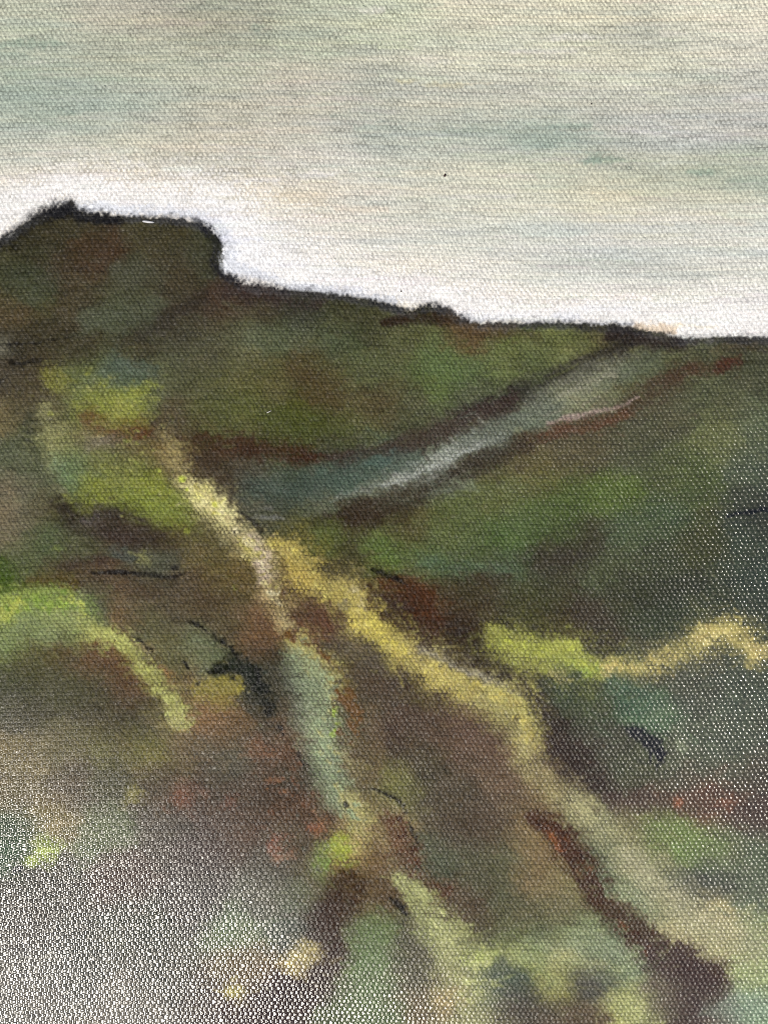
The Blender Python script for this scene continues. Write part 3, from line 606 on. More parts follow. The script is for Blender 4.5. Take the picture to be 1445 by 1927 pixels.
# slope below it
stroke([(1020, 1325, 10), (1040, 1370, 14), (1070, 1420, 18), (1110, 1465, 16), (1150, 1500, 14)], 15, (62, 38, 36), a=.85, **K, part=13)
stroke([(1150, 1290, 16), (1200, 1310, 18), (1240, 1340, 14)], 16, (70, 100, 80), a=.45, **K)
stroke([(1230, 1345, 8), (1270, 1335, 6)], 7, (112, 132, 92), a=.5, **K)
stroke([(1185, 1375, 8), (1210, 1386, 13), (1232, 1403, 14), (1243, 1420, 10)], 9, (36, 34, 44), a=.9, soft=.5, dry=.1, grain=.5, crisp=True, part=19)
for x in (1226, 1238, 1246):
    stroke([(x, 1415, 4), (x + rng.uniform(-3, 3), 1438, 2)], 3, (34, 32, 44), a=.8, soft=.5, dry=.1, crisp=True, grain=.5)
stroke([(1237, 1440, 3), (1236, 1456, 1.5)], 2, (40, 42, 46), a=.7, soft=.5, crisp=True)
dab(1288, 1396, 6, (160, 172, 130), a=.6, soft=.6)
stroke([(1155, 1508, 12), (1230, 1512, 16), (1320, 1516, 16), (1445, 1524, 16), (1520, 1526, 16)], 14, (88, 64, 56), a=.6, **K)
dab(1274, 1516, 8, (190, 96, 66), a=.7, soft=.7, dry=.2)
dab(1362, 1515, 7, (184, 102, 76), a=.6, soft=.7, dry=.2)
stroke([(1240, 1500, 8), (1290, 1508, 10), (1350, 1512, 8), (1400, 1506, 6)], 8, (128, 84, 66), a=.4, soft=.8)
# the track: cream upper edge
stroke([(345, 905, 8), (375, 930, 13), (410, 962, 15), (445, 995, 16), (475, 1025, 16), (495, 1060, 14), (508, 1095, 13), (522, 1135, 12), (540, 1175, 10)], 13, (176, 164, 108), a=.8, soft=.65, dry=.35, part=12)
stroke([(362, 922, 8), (392, 942, 11), (430, 972, 10)], 9, (206, 200, 132), a=.75, soft=.6, dry=.35, th=.5, part=12)
dab(341, 902, 6, (184, 200, 18), a=.95, soft=.4, dry=.05, th=.8, crisp=True)
dab(352, 922, 4, (186, 196, 40), a=.9, soft=.4, dry=.05, th=.8, crisp=True)
dab(404, 948, 5, (190, 192, 40), a=.8, soft=.5, dry=.1, th=.7, crisp=True)
dab(375, 930, 9, (200, 194, 60), a=.5, soft=.6)
stroke([(472, 1012, 8), (486, 1050, 10), (496, 1085, 9)], 9, (186, 166, 148), a=.75, soft=.6, dry=.3, part=12)
stroke([(450, 1015, 5), (468, 1035, 6), (474, 1060, 5)], 5, (172, 164, 66), a=.65, soft=.5, dry=.6, grain=.6)
stroke([(500, 1100, 9), (520, 1140, 9), (536, 1172, 7)], 8, (158, 132, 84), a=.6, soft=.7, dry=.5, grain=.5)
stroke([(455, 965, 3), (478, 985, 4), (492, 1002, 4)], 3, (30, 26, 22), a=.8, soft=.5, dry=.1, crisp=True, grain=.5)
stroke([(480, 972, 4), (520, 975, 4)], 4, (136, 138, 138), a=.5, soft=.7, dry=.5)
stroke([(516, 1095, 4), (526, 1140, 4)], 4, (72, 54, 38), a=.6, **K)
# inner brown of the track
stroke([(560, 1100, 14), (610, 1170, 22), (690, 1260, 30), (780, 1350, 44), (860, 1430, 54), (920, 1540, 56), (930, 1640, 50)], 30, (84, 66, 52), a=.28, soft=.8, dry=.2, part=11)
stroke([(640, 1150, 14), (700, 1210, 14), (760, 1270, 14), (820, 1310, 12)], 12, (72, 58, 48), a=.5, **K, part=11)
dab(615, 1182, 14, (112, 66, 56), a=.5, soft=.8)
stroke([(650, 1210, 16), (710, 1245, 18)], 16, (98, 92, 78), a=.4, soft=.8)
stroke([(700, 1268, 4), (760, 1285, 5), (800, 1300, 5)], 4, (58, 46, 38), a=.5, **K)
stroke([(720, 1360, 12), (740, 1400, 14), (735, 1440, 10)], 12, (72, 52, 42), a=.5, **K)
stroke([(700, 1330, 8), (712, 1380, 9), (705, 1440, 9), (690, 1480, 7)], 8, (122, 100, 64), a=.45, soft=.8)
stroke([(725, 1460, 10), (760, 1475, 14)], 12, (124, 124, 58), a=.5, soft=.8, dry=.4)
dab(800, 1462, 8, (50, 42, 36), a=.5, soft=.7)
stroke([(870, 1350, 22), (930, 1420, 22), (970, 1480, 16)], 18, (112, 84, 68), a=.4, soft=.8)
# yellow right edge of the track
YE = [(505, 1015, 7), (535, 1032, 12), (560, 1050, 14), (580, 1078, 15), (598, 1104, 11), (616, 1112, 7)]
stroke(YE, 12, (166, 150, 66), a=.9, soft=.4, dry=.55, grain=.4, th=.7, part=14)
stroke([(552, 1066, 8), (568, 1085, 10), (574, 1098, 7)], 8, (180, 158, 60), a=.85, soft=.4, dry=.3, th=.7, part=14)
stroke([(612, 1128, 4), (602, 1132, 3)], 4, (180, 160, 62), a=.7, soft=.5, dry=.5, crisp=True)
stroke([(622, 1108, 9), (650, 1112, 14), (672, 1134, 16), (684, 1152, 13)], 13, (166, 152, 76), a=.9, soft=.4, dry=.3, grain=.4, th=.7, part=14)
stroke([(630, 1118, 6), (640, 1138, 7)], 6, (168, 152, 60), a=.8, soft=.4, dry=.3, th=.6, part=14)
stroke([(664, 1122, 4), (684, 1140, 4)], 4, (206, 196, 170), a=.7, soft=.6, dry=.3)
stroke([(645, 1140, 6), (656, 1150, 7)], 6, (104, 102, 92), a=.7, soft=.6)
stroke([(668, 1158, 9), (688, 1170, 16), (708, 1184, 14), (730, 1206, 13), (755, 1228, 13)], 13, (184, 170, 62), a=.92, soft=.35, dry=.55, grain=.4, th=.8, part=14)
stroke([(740, 1210, 12), (780, 1236, 14), (820, 1260, 18), (860, 1284, 18), (905, 1308, 16), (950, 1330, 16)], 15, (172, 160, 78), a=.9, soft=.4, dry=.55, grain=.4, th=.7, part=14)
stroke([(810, 1272, 8), (830, 1284, 8), (850, 1290, 8)], 8, (176, 160, 66), a=.8, soft=.5, dry=.5, grain=.6, th=.6, part=14)
stroke([(740, 1222, 3), (752, 1244, 2), (764, 1258, 1.5)], 2, (172, 150, 62), a=.7, soft=.5, crisp=True)
stroke([(800, 1222, 4), (850, 1250, 6), (900, 1276, 7), (940, 1298, 8), (975, 1312, 7)], 6, (148, 142, 122), a=.7, soft=.7, dry=.2, part=14)
stroke([(930, 1318, 14), (962, 1326, 16), (985, 1348, 13), (990, 1378, 13), (990, 1406, 11)], 14, (176, 168, 80), a=.88, soft=.5, dry=.25, th=.5, part=14)
stroke([(905, 1320, 10), (940, 1345, 12), (965, 1380, 10)], 10, (146, 140, 84), a=.6, soft=.7, dry=.3, part=14)
stroke([(985, 1400, 14), (1000, 1436, 16), (1030, 1474, 17), (1065, 1502, 17), (1095, 1524, 18)], 16, (156, 144, 88), a=.72, soft=.7, dry=.3, part=14)
stroke([(1070, 1505, 14), (1100, 1530, 19), (1140, 1570, 18), (1170, 1610, 20), (1210, 1660, 20), (1260, 1710, 22), (1330, 1750, 24)], 18, (158, 156, 108), a=.62, soft=.8, dry=.3, part=14)
stroke([(1080, 1512, 9), (1110, 1540, 10)], 10, (176, 172, 116), a=.6, soft=.7)
# left pale edge of the track
stroke([(548, 1205, 8), (575, 1222, 12), (600, 1248, 12), (622, 1275, 10), (632, 1300, 8)], 11, (164, 154, 78), a=.82, soft=.5, dry=.4, grain=.4, th=.6, part=15)
stroke([(560, 1235, 14), (585, 1275, 20), (598, 1330, 24), (608, 1390, 24), (618, 1440, 22), (628, 1485, 18), (650, 1520, 12)], 20, (134, 152, 112), a=.78, soft=.6, dry=.25, part=15)
stroke([(600, 1345, 14), (608, 1390, 15), (612, 1420, 12)], 14, (152, 172, 124), a=.6, soft=.7, dry=.2, part=15)
stroke([(545, 1250, 10), (560, 1320, 12), (575, 1400, 10)], 10, (104, 112, 92), a=.5, soft=.8)
stroke([(655, 1500, 10), (674, 1535, 13), (676, 1570, 13), (668, 1600, 12)], 12, (172, 164, 92), a=.75, soft=.6, dry=.3, part=15)
stroke([(660, 1395, 6), (655, 1425, 7), (668, 1450, 8)], 7, (150, 138, 84), a=.5, soft=.7)
stroke([(636, 1590, 11), (640, 1606, 13)], 12, (156, 168, 26), a=.88, soft=.45, dry=.2, th=.6, part=16)
dab(604, 1632, 9, (130, 158, 40), a=.75, soft=.6, dry=.2, th=.4, part=16)
stroke([(615, 1600, 10), (600, 1640, 12)], 10, (108, 136, 66), a=.5, soft=.8)
stroke([(672, 1585, 8), (680, 1610, 9)], 8, (170, 138, 86), a=.5, soft=.7)
for p in [[(543, 1197, 5), (552, 1202, 4)], [(572, 1208, 3), (580, 1213, 3)], [(606, 1230, 3), (616, 1240, 3)], [(632, 1304, 7), (646, 1316, 6)],
          [(648, 1318, 5), (660, 1330, 7), (670, 1340, 6), (666, 1350, 5)], [(660, 1364, 4), (664, 1370, 4)], [(637, 1380, 4)], [(660, 1398, 3)], [(655, 1300, 4), (662, 1312, 4)], [(676, 1345, 4), (672, 1362, 3)], [(640, 1308, 4), (632, 1296, 3)]]:
    stroke([(q[0], q[1], (q[2] if len(q) > 2 else 4) * 1.45) for q in p], 4, (122, 74, 26), a=.9, soft=.45, dry=.05, crisp=True, grain=.5, ragged=1.6, th=.4, part=17)
stroke([(650, 1300, 6), (668, 1330, 6)], 6, (120, 84, 30), a=.5, soft=.7, grain=.5)
for x, y, r in [(630, 1338, 5), (628, 1346, 4), (624, 1384, 5), (630, 1376, 3), (633, 1362, 3)]:
    dab(x, y, r, (138, 164, 22), a=.9, soft=.45, dry=.05, crisp=True, th=.5)
stroke([(650, 1395, 4), (690, 1440, 4)], 4, (62, 48, 36), a=.3, **K)
# dark green bank left of it
stroke([(430, 1245, 12), (465, 1268, 14), (490, 1300, 12), (505, 1335, 9)], 12, (38, 44, 33), a=.85, **K, part=18)
stroke([(405, 1262, 8), (440, 1256, 11), (470, 1266, 12), (488, 1290, 10)], 10, (34, 40, 28), a=.8, soft=.8, dry=.25, crisp=True, grain=.9, ragged=1.5)
stroke([(455, 1290, 12), (480, 1330, 10), (510, 1380, 10)], 10, (54, 58, 44), a=.5, **K)
for p in [[(358, 1172, 3), (368, 1176, 4), (384, 1184, 3)], [(402, 1198, 4), (412, 1203, 5), (428, 1214, 4), (436, 1222, 3)], [(346, 1246, 4), (350, 1252, 4)],
          [(370, 1290, 4), (378, 1286, 3)], [(440, 1226, 4), (452, 1240, 4)], [(500, 1328, 3), (508, 1338, 5), (504, 1346, 3)], [(524, 1365, 3), (532, 1384, 3)],
          [(392, 1266, 3), (420, 1262, 3)], [(560, 1420, 3), (572, 1438, 3)], [(250, 1196, 2), (268, 1210, 3), (286, 1226, 2)], [(486, 1272, 4), (490, 1300, 4)]]:
    stroke(p, 4, (24, 24, 22), a=.88, soft=.45, dry=.1, crisp=True, grain=.6, ragged=1.6, part=18)
# left field
for x, y, w, c in [(100, 712, 14, (140, 140, 36)), (118, 726, 11, (128, 132, 46)), (160, 742, 12, (112, 122, 56)), (176, 762, 17, (138, 146, 34)), (200, 768, 12, (128, 136, 50)),
                   (245, 742, 18, (140, 148, 40)), (275, 734, 12, (136, 144, 36)), (232, 776, 14, (134, 138, 52)), (254, 786, 13, (142, 148, 38)), (245, 665, 10, (98, 92, 46)),
                   (280, 915, 22, (124, 134, 26)), (265, 940, 18, (116, 130, 36)), (180, 918, 12, (122, 130, 36)), (178, 944, 12, (130, 138, 30)), (325, 965, 18, (118, 132, 44)), (310, 985, 12, (128, 138, 40)),
                   (125, 940, 6, (160, 168, 60)), (140, 955, 6, (150, 160, 60)), (108, 1025, 4, (168, 188, 60)), (270, 1050, 8, (150, 150, 80)), (298, 880, 5, (150, 170, 40)), (440, 1098, 3, (180, 200, 40))]:
    stroke([(x - w * .5, y - 2, w * .8), (x + w * .5, y + 2, w * .8)], w, c, a=.58, soft=.65, dry=.5, grain=.6, th=.2)
stroke([(215, 690, 16), (250, 700, 18), (275, 704, 12)], 16, (82, 98, 84), a=.7, soft=.6)
stroke([(84, 770, 10), (92, 800, 15), (96, 840, 14), (100, 880, 10)], 13, (146, 146, 92), a=.6, soft=.7, dry=.4, grain=.5)
stroke([(160, 784, 7), (195, 795, 10), (235, 806, 12), (275, 812, 9)], 9, (112, 54, 32), a=.7, **K)
stroke([(170, 830, 8), (220, 826, 8)], 8, (126, 114, 104), a=.5, soft=.8)
stroke([(190, 814, 3), (200, 816, 3)], 3, (180, 164, 96), a=.6, soft=.6)
stroke([(312, 806, 8), (326, 840, 12), (340, 870, 10), (350, 890, 7)], 10, (158, 144, 86), a=.65, soft=.7, dry=.6, grain=.6)
stroke([(55, 785, 8), (52, 820, 9), (80, 860, 9), (95, 885, 9)], 8, (52, 60, 46), a=.55, soft=.7)
stroke([(115, 860, 8), (130, 900, 9)], 8, (104, 132, 92), a=.5, soft=.7)
stroke([(95, 950, 9), (130, 962, 12)], 10, (48, 40, 36), a=.6, **K)
stroke([(185, 962, 8), (230, 965, 7), (270, 975, 6)], 7, (56, 46, 46), a=.6, **K)
stroke([(150, 985, 14), (220, 998, 20), (290, 1010, 16)], 16, (66, 48, 46), a=.55, **K)
stroke([(160, 975, 4), (180, 975, 5)], 5, (100, 92, 98), a=.5, soft=.7)
stroke([(110, 1068, 6), (150, 1056, 9), (190, 1060, 8)], 8, (72, 54, 48), a=.6, **K)
stroke([(172, 1078, 3), (220, 1077, 3.5), (270, 1080, 5), (320, 1086, 4), (346, 1082, 2)], 3.5, (30, 26, 26), a=.85, soft=.5, dry=.25, crisp=True, grain=.5)
stroke([(325, 1070, 4), (333, 1068, 4)], 4, (36, 32, 30), a=.8, soft=.5, crisp=True)
stroke([(215, 1045, 9), (240, 1050, 9)], 9, (84, 98, 90), a=.6, soft=.6)
stroke([(285, 1060, 10), (330, 1056, 10)], 10, (84, 92, 78), a=.45, soft=.7)
stroke([(-10, 1066, 12), (8, 1085, 16), (14, 1110, 10)], 14, (66, 92, 14), a=.75, soft=.6)
stroke([(50, 1098, 9), (90, 1094, 10), (135, 1104, 9)], 9, (90, 72, 26), a=.6, **K)
stroke([(120, 1104, 6), (136, 1106, 6)], 6, (112, 72, 24), a=.6, **K)
stroke([(-60, 1172, 12), (0, 1158, 14), (30, 1140, 12), (75, 1134, 16), (120, 1132, 17), (160, 1140, 12)], 14, (124, 146, 58), a=.7, soft=.6, dry=.5, grain=.4, th=.35, part=20)
stroke([(-20, 1162, 8), (10, 1154, 8), (34, 1142, 6)], 7, (170, 176, 52), a=.8, soft=.5, dry=.2, th=.5, part=20)
stroke([(0, 1190, 16), (60, 1172, 18), (130, 1170, 18), (190, 1186, 12)], 16, (122, 134, 94), a=.5, soft=.8, dry=.5)
stroke([(90, 1160, 12), (140, 1172, 13), (190, 1196, 13)], 12, (142, 152, 78), a=.6, soft=.6, dry=.4, part=21)
stroke([(170, 1192, 15), (205, 1202, 16), (240, 1222, 13), (265, 1255, 14), (290, 1285, 14), (315, 1310, 11), (332, 1338, 11), (350, 1365, 9)], 12, (158, 160, 76), a=.82, soft=.55, dry=.35, grain=.4, th=.35, part=21)
stroke([(205, 1196, 7), (225, 1208, 8)], 8, (180, 186, 92), a=.7, soft=.5, dry=.2, th=.5, part=21)
stroke([(255, 1208, 6), (280, 1222, 7)], 6, (142, 122, 84), a=.5, soft=.7)
stroke([(310, 1320, 8), (338, 1360, 9)], 8, (162, 156, 88), a=.6, soft=.7, dry=.4)
stroke([(80, 1222, 8), (150, 1222, 11), (190, 1240, 15), (225, 1272, 15), (240, 1305, 12)], 12, (104, 70, 48), a=.4, soft=.75, part=22)
stroke([(30, 1290, 20), (110, 1300, 26), (190, 1330, 24), (270, 1345, 20)], 22, (80, 78, 52), a=.4, soft=.8, part=22)
stroke([(380, 1298, 10), (405, 1290, 12), (430, 1298, 13), (450, 1290, 8)], 12, (146, 134, 38), a=.8, soft=.5, dry=.3, grain=.5, th=.3, part=23)
stroke([(405, 1312, 10), (430, 1320, 9)], 9, (132, 118, 42), a=.6, soft=.6, part=23)
stroke([(305, 1256, 4), (320, 1270, 5)], 5, (176, 110, 56), a=.6, soft=.6)
stroke([(395, 1370, 14), (430, 1385, 16), (450, 1350, 10)], 14, (124, 82, 52), a=.5, soft=.8)
for x, y, r, c, a in [(500, 1408, 12, (146, 84, 58), .55), (545, 1420, 7, (118, 68, 48), .45), (338, 1494, 9, (146, 80, 56), .55), (435, 1505, 9, (140, 66, 48), .5), (604, 1546, 6, (196, 116, 90), .65), (590, 1562, 7, (176, 90, 70), .6),
                      (530, 1612, 7, (186, 118, 100), .6), (524, 1590, 9, (176, 84, 66), .5), (455, 1575, 9, (122, 78, 64), .45), (565, 1515, 13, (104, 64, 42), .45), (245, 1496, 9, (156, 146, 60), .6), (95, 1560, 12, (160, 140, 78), .5),
                      (85, 1605, 14, (176, 196, 58), .75), (60, 1624, 7, (164, 184, 40), .75), (440, 1869, 9, (206, 194, 74), .7), (190, 1425, 14, (118, 116, 50), .5), (290, 1425, 12, (124, 118, 40), .5), (20, 1600, 12, (40, 90, 44), .5)]:
    dab(x, y, r, c, a=a, soft=.7, dry=.25, grain=.5)
stroke([(28, 1638, 5), (42, 1632, 5)], 5, (18, 18, 24), a=.9, soft=.5, crisp=True)
stroke([(1000, 1790, 14), (1090, 1785, 18), (1180, 1780, 16)], 16, (140, 152, 118), a=.5, soft=.8)
stroke([(1040, 1840, 12), (1050, 1815, 14), (1130, 1815, 10)], 12, (156, 156, 102), a=.5, soft=.8)
stroke([(1180, 1610, 12), (1240, 1680, 16), (1330, 1740, 20), (1420, 1790, 18)], 16, (168, 164, 128), a=.5, soft=.8, dry=.4)
stroke([(980, 1580, 12), (1020, 1640, 16), (1060, 1690, 12)], 14, (128, 110, 78), a=.4, soft=.8)
# red-brown bank, bottom middle
stroke([(660, 1660, 16), (630, 1700, 24), (615, 1750, 28), (605, 1800, 30), (570, 1850, 30), (520, 1900, 34), (480, 1950, 34)], 26, (70, 36, 20), a=.95, soft=.5, dry=.05, part=24)
stroke([(720, 1525, 8), (745, 1560, 13), (768, 1600, 14), (790, 1645, 14), (825, 1675, 12), (845, 1678, 6)], 12, (106, 50, 30), a=.75, soft=.65, dry=.2, part=25)
stroke([(700, 1610, 12), (730, 1640, 14), (720, 1680, 14)], 14, (98, 64, 42), a=.5, soft=.8)
for p in [[(690, 1485, 2), (710, 1487, 3), (735, 1500, 3.5), (755, 1512, 4), (763, 1530, 3)], [(770, 1548, 2), (776, 1568, 3.5), (786, 1587, 3)], [(649, 1512, 3.5), (652, 1518, 3)], [(735, 1692, 4), (752, 1708, 5), (764, 1722, 4)]]:
    stroke(p, 3, (30, 24, 20), a=.88, soft=.5, dry=.1, crisp=True, grain=.5, part=None)
stroke([(550, 1812, 10), (570, 1795, 14), (592, 1784, 9)], 12, (196, 180, 96), a=.75, soft=.6, dry=.3, th=.3)
stroke([(530, 1810, 10), (556, 1828, 8)], 9, (184, 160, 84), a=.5, soft=.7)
stroke([(690, 1760, 18), (700, 1820, 20), (690, 1880, 20), (720, 1930, 20)], 20, (106, 128, 80), a=.5, soft=.8)
# pale green tongue, bottom
stroke([(756, 1648, 8), (775, 1680, 15), (800, 1712, 20), (828, 1748, 24), (860, 1782, 24), (900, 1796, 18), (975, 1798, 12)], 16, (158, 164, 96), a=.85, soft=.5, dry=.25, th=.3, part=26)
stroke([(845, 1775, 18), (860, 1815, 32), (876, 1860, 38), (888, 1900, 36), (888, 1950, 36)], 24, (160, 162, 100), a=.75, soft=.65, dry=.25, part=26)
stroke([(760, 1662, 7), (790, 1690, 8)], 8, (172, 176, 106), a=.6, soft=.6, part=26)
stroke([(890, 1800, 10), (920, 1806, 10)], 10, (172, 186, 84), a=.6, soft=.6)
dab(842, 1888, 14, (186, 150, 90), a=.5, soft=.8)
stroke([(870, 1770, 6), (910, 1776, 10), (960, 1770, 8)], 8, (66, 74, 54), a=.5, soft=.7)
stroke([(935, 1815, 10), (960, 1840, 20), (975, 1880, 18)], 16, (68, 80, 76), a=.6, soft=.7)
stroke([(1085, 1850, 14), (1120, 1860, 18)], 16, (78, 74, 76), a=.6, soft=.7)
stroke([(960, 1900, 18), (1010, 1915, 20), (1090, 1930, 20)], 18, (86, 70, 60), a=.5, soft=.8)
stroke([(1150, 1895, 14), (1200, 1905, 18), (1230, 1925, 16)], 16, (166, 170, 106), a=.6, soft=.8)
stroke([(1340, 1900, 12), (1400, 1900, 20), (1460, 1905, 20)], 18, (138, 162, 140), a=.5, soft=.8)
stroke([(1150, 1700, 9), (1210, 1730, 10), (1290, 1775, 12), (1350, 1805, 10)], 10, (176, 168, 122), a=.55, soft=.8)
stroke([(1310, 1640, 14), (1360, 1655, 16)], 14, (76, 76, 74), a=.5, soft=.8)
stroke([(1240, 1565, 16), (1300, 1585, 18), (1350, 1600, 12)], 16, (112, 138, 66), a=.45, soft=.8)
# rust line running to the lower right corner
stroke([(1000, 1538, 8), (1030, 1550, 12), (1055, 1575, 14), (1085, 1612, 16), (1110, 1645, 18), (1128, 1690, 18), (1150, 1718, 18), (1190, 1750, 18), (1235, 1790, 20), (1290, 1815, 24), (1340, 1838, 22)], 17, (82, 40, 28), a=.9, soft=.45, dry=.1, part=27)
stroke([(1240, 1800, 20), (1300, 1840, 30), (1300, 1890, 32), (1270, 1940, 28)], 26, (80, 58, 56), a=.75, soft=.6, dry=.2, part=27)
stroke([(1005, 1540, 9), (1040, 1565, 12), (1075, 1605, 14), (1105, 1645, 14), (1125, 1690, 12)], 12, (92, 46, 27), a=.7, soft=.6, dry=.1)
stroke([(1034, 1574, 5), (1052, 1588, 7), (1066, 1602, 4)], 4.9, (178, 92, 46), a=.8, soft=.5, dry=.2, part=27)
stroke([(1005, 1540, 7), (1035, 1556, 10)], 9, (92, 46, 22), a=.7, soft=.6)
# loaded bristle dabs along the light edges
def dabs_along(path, n, spread, cols, r0, r1, a0=.5, a1=.9, tail=0.0):
    S = spline([(*p, 10)[:3] for p in path])
    for _ in range(n):
        x, y, _r = S[rng.integers(len(S))]
        x += rng.normal(0, spread); y += rng.normal(0, spread)
        c = cols[rng.integers(len(cols))]; r = rng.uniform(r0, r1); l = rng.uniform(.5, 2.6) * r; an = rng.uniform(.2, 1.3)
        stroke([(x, y, r), (x + l * math.cos(an), y + l * math.sin(an), r * .6)], r, c, a=rng.uniform(a0, a1), soft=.55, dry=rng.uniform(.3, .8), crisp=True, grain=.8, ragged=1.7)
YEL = [(184, 168, 62), (170, 154, 72), (192, 180, 84), (156, 142, 66)]
dabs_along([(515, 1025), (560, 1052), (598, 1102), (650, 1118), (690, 1168), (755, 1225), (820, 1262), (905, 1305), (962, 1328), (988, 1370), (992, 1405)], 150, 9, YEL, 1.8, 5)
dabs_along([(690, 1165), (730, 1202), (760, 1228)], 30, 7, [(196, 182, 56), (186, 172, 60)], 2, 5)
dabs_along([(935, 1210), (1000, 1226), (1072, 1230), (1120, 1256)], 60, 9, [(160, 166, 48), (172, 180, 44), (140, 146, 56)], 1.8, 5)
dabs_along([(1130, 1256), (1200, 1254), (1290, 1214), (1345, 1188), (1408, 1210), (1425, 1230)], 60, 7, [(190, 172, 86), (176, 158, 80), (204, 190, 112)], 1.8, 4.6)
dabs_along([(0, 1156), (60, 1136), (120, 1134), (160, 1142)], 50, 9, [(138, 164, 48), (118, 146, 44), (164, 174, 60)], 1.8, 5)
dabs_along([(175, 1194), (240, 1222), (285, 1280), (330, 1335), (348, 1362)], 60, 8, [(164, 168, 74), (150, 150, 70), (178, 182, 92)], 1.8, 4.6)
dabs_along([(365, 925), (410, 960), (460, 1010), (490, 1060), (520, 1130)], 60, 8, [(196, 186, 118), (178, 162, 108), (206, 196, 150), (168, 158, 66)], 1.6, 4.4)
dabs_along([(555, 1212), (600, 1250), (615, 1330), (615, 1400), (632, 1470), (672, 1545)], 70, 11, [(150, 166, 118), (132, 150, 108), (164, 158, 84), (112, 126, 98)], 1.8, 5)
dabs_along([(760, 1655), (800, 1705), (850, 1765), (900, 1800), (880, 1860)], 70, 14, [(168, 172, 100), (150, 156, 92), (178, 182, 112)], 1.8, 5)
dabs_along([(740, 1545), (770, 1605), (800, 1655)], 26, 8, [(112, 54, 30), (86, 40, 26)], 1.8, 4.6)
dabs_along([(1010, 1548), (1060, 1590), (1110, 1650), (1150, 1720), (1230, 1790)], 60, 10, [(92, 44, 28), (70, 36, 30), (128, 66, 36)], 1.8, 5)
dabs_along([(640, 1320), (665, 1345), (660, 1395)], 24, 8, [(120, 72, 24), (98, 56, 24), (148, 92, 34)], 1.5, 3.6)
dabs_along([(430, 1245), (470, 1270), (500, 1330)], 40, 10, [(30, 34, 26), (44, 54, 38), (24, 24, 22)], 1.6, 4.6)
dabs_along([(390, 1298), (440, 1298)], 24, 9, [(152, 140, 36), (134, 122, 40)], 1.8, 4.6)
dabs_along([(480, 1400), (560, 1520), (600, 1560)], 40, 26, [(126, 72, 48), (98, 62, 44), (150, 92, 66), (84, 84, 68)], 1.8, 4.4)
dabs_along([(720, 1090), (790, 1125), (810, 1180)], 30, 10, [(104, 52, 28), (72, 44, 34), (88, 54, 42)], 1.8, 4.6)
dabs_along([(150, 750), (250, 750), (260, 920), (320, 960)], 60, 24, [(140, 146, 44), (118, 126, 52), (152, 152, 74)], 1.6, 4.4, .3, .7)
# small bristle flecks everywhere in the hills
RECORD = False
for _ in range(420):
    x, y = rng.uniform(0, IMG_W), rng.uniform(650, IMG_H)
    c = [(150, 148, 96), (56, 44, 36), (120, 130, 70), (110, 70, 46), (66, 80, 66)][rng.integers(5)]
    l = rng.uniform(2, 8); an = rng.uniform(-.5, 1.0)
    stroke([(x, y, 1.5), (x + l * math.cos(an), y + l * math.sin(an), 2.2)], 2, c, a=rng.uniform(.12, .4), soft=.7, dry=.4, crisp=True, grain=.4)

# the brush goes over the edges again, along the lie of the land
scumble(900, 540, 1120, 1060, 1680, in_hill, (12, 14), 18, 55, 1.4, 3.6, .2, .55, .7, 1.15, dry=.6, jit=.16, clip=-1)
scumble(700, 580, 1300, 640, 960, in_hill, (16, 10), 20, 60, 1.3, 3.2, .2, .5, -.55, -.3, dry=.65, jit=.14, clip=-1)
scumble(700, 640, 1445, 880, 1250, in_hill, (18, 8), 18, 60, 1.2, 3, .2, .5, -.35, .1, dry=.6, jit=.14, clip=-1)
scumble(900, 0, 480, 420, 1300, in_hill, (12, 10), 14, 45, 1.3, 3.2, .2, .55, -.25, .6, dry=.6, jit=.16, clip=-1)
scumble(900, 0, 1445, 1300, 1940, in_hill, (14, 10), 14, 45, 1.4, 3.4, .2, .5, -.3, .5, dry=.6, jit=.14, clip=-1)
scumble(6500, -30, 1475, 640, 1960, in_hill, (13, 12), 4, 20, 1.5, 4.5, .25, .7, -.5, 1.1, dry=.55, jit=.12, clip=-1)
scumble(500, -30, 1475, 360, 660, lambda g: abs(above[g]) < 16 and not 365 < g[1] / R - MG < 440, (4, 6), 4, 12, 1.4, 3, .2, .5, -1.2, .6, dry=.6, jit=.05)
scumble(500, -30, 1475, -30, 640, in_sky, (40, 10), 20, 90, 1.2, 3, .2, .5, -.05, .07, dry=.5, jit=.05, clip=1)

scumble(9000, -10, 1455, 400, 1940, in_hill, (7, 6), 2, 9, .9, 2.2, .25, .65, -.3, .9, dry=.6, jit=.28, clip=-1)
for m_ in MARKS:                        # the sharp last marks on top
    stroke(*m_)
below = sstep(-4, 2, -above)[..., None]
for B, k in ((TOP, 1.22), (PIT, 1.15)):
    l_ = np.maximum(B @ np.array([.3, .55, .15], np.float32), .004)[..., None]
    B[:] = B * (1 - below) + below * B * (l_ / .165) ** (k - 1)

# regions of the picture that keep one name each
big = PART == 4
head = big & (PX < 420) & (PY < 690 - 0.12 * PX)
PART[head] = 2
PART[big & ~head & (PY > 1290 + 40 * np.sin(PX / 300)) & (PX < 560)] = 28
PART[big & ~head & (PY > 690) & (PX < 470) & (PY <= 1290 + 40 * np.sin(PX / 300))] = 29
PART[(PART == 4) & (PX > 640 - 0.1 * PY) & (PY > 860 - 0.45 * (PX - 700)) & (PY < 1250)] = 30
PART[(PART == 4) & (PY >= 1240) & (PX > 960)] = 31
PART[(PART == 4) & (PY >= 1500)] = 28
PART[(PART == 4) & (PY >= 1080)] = 11

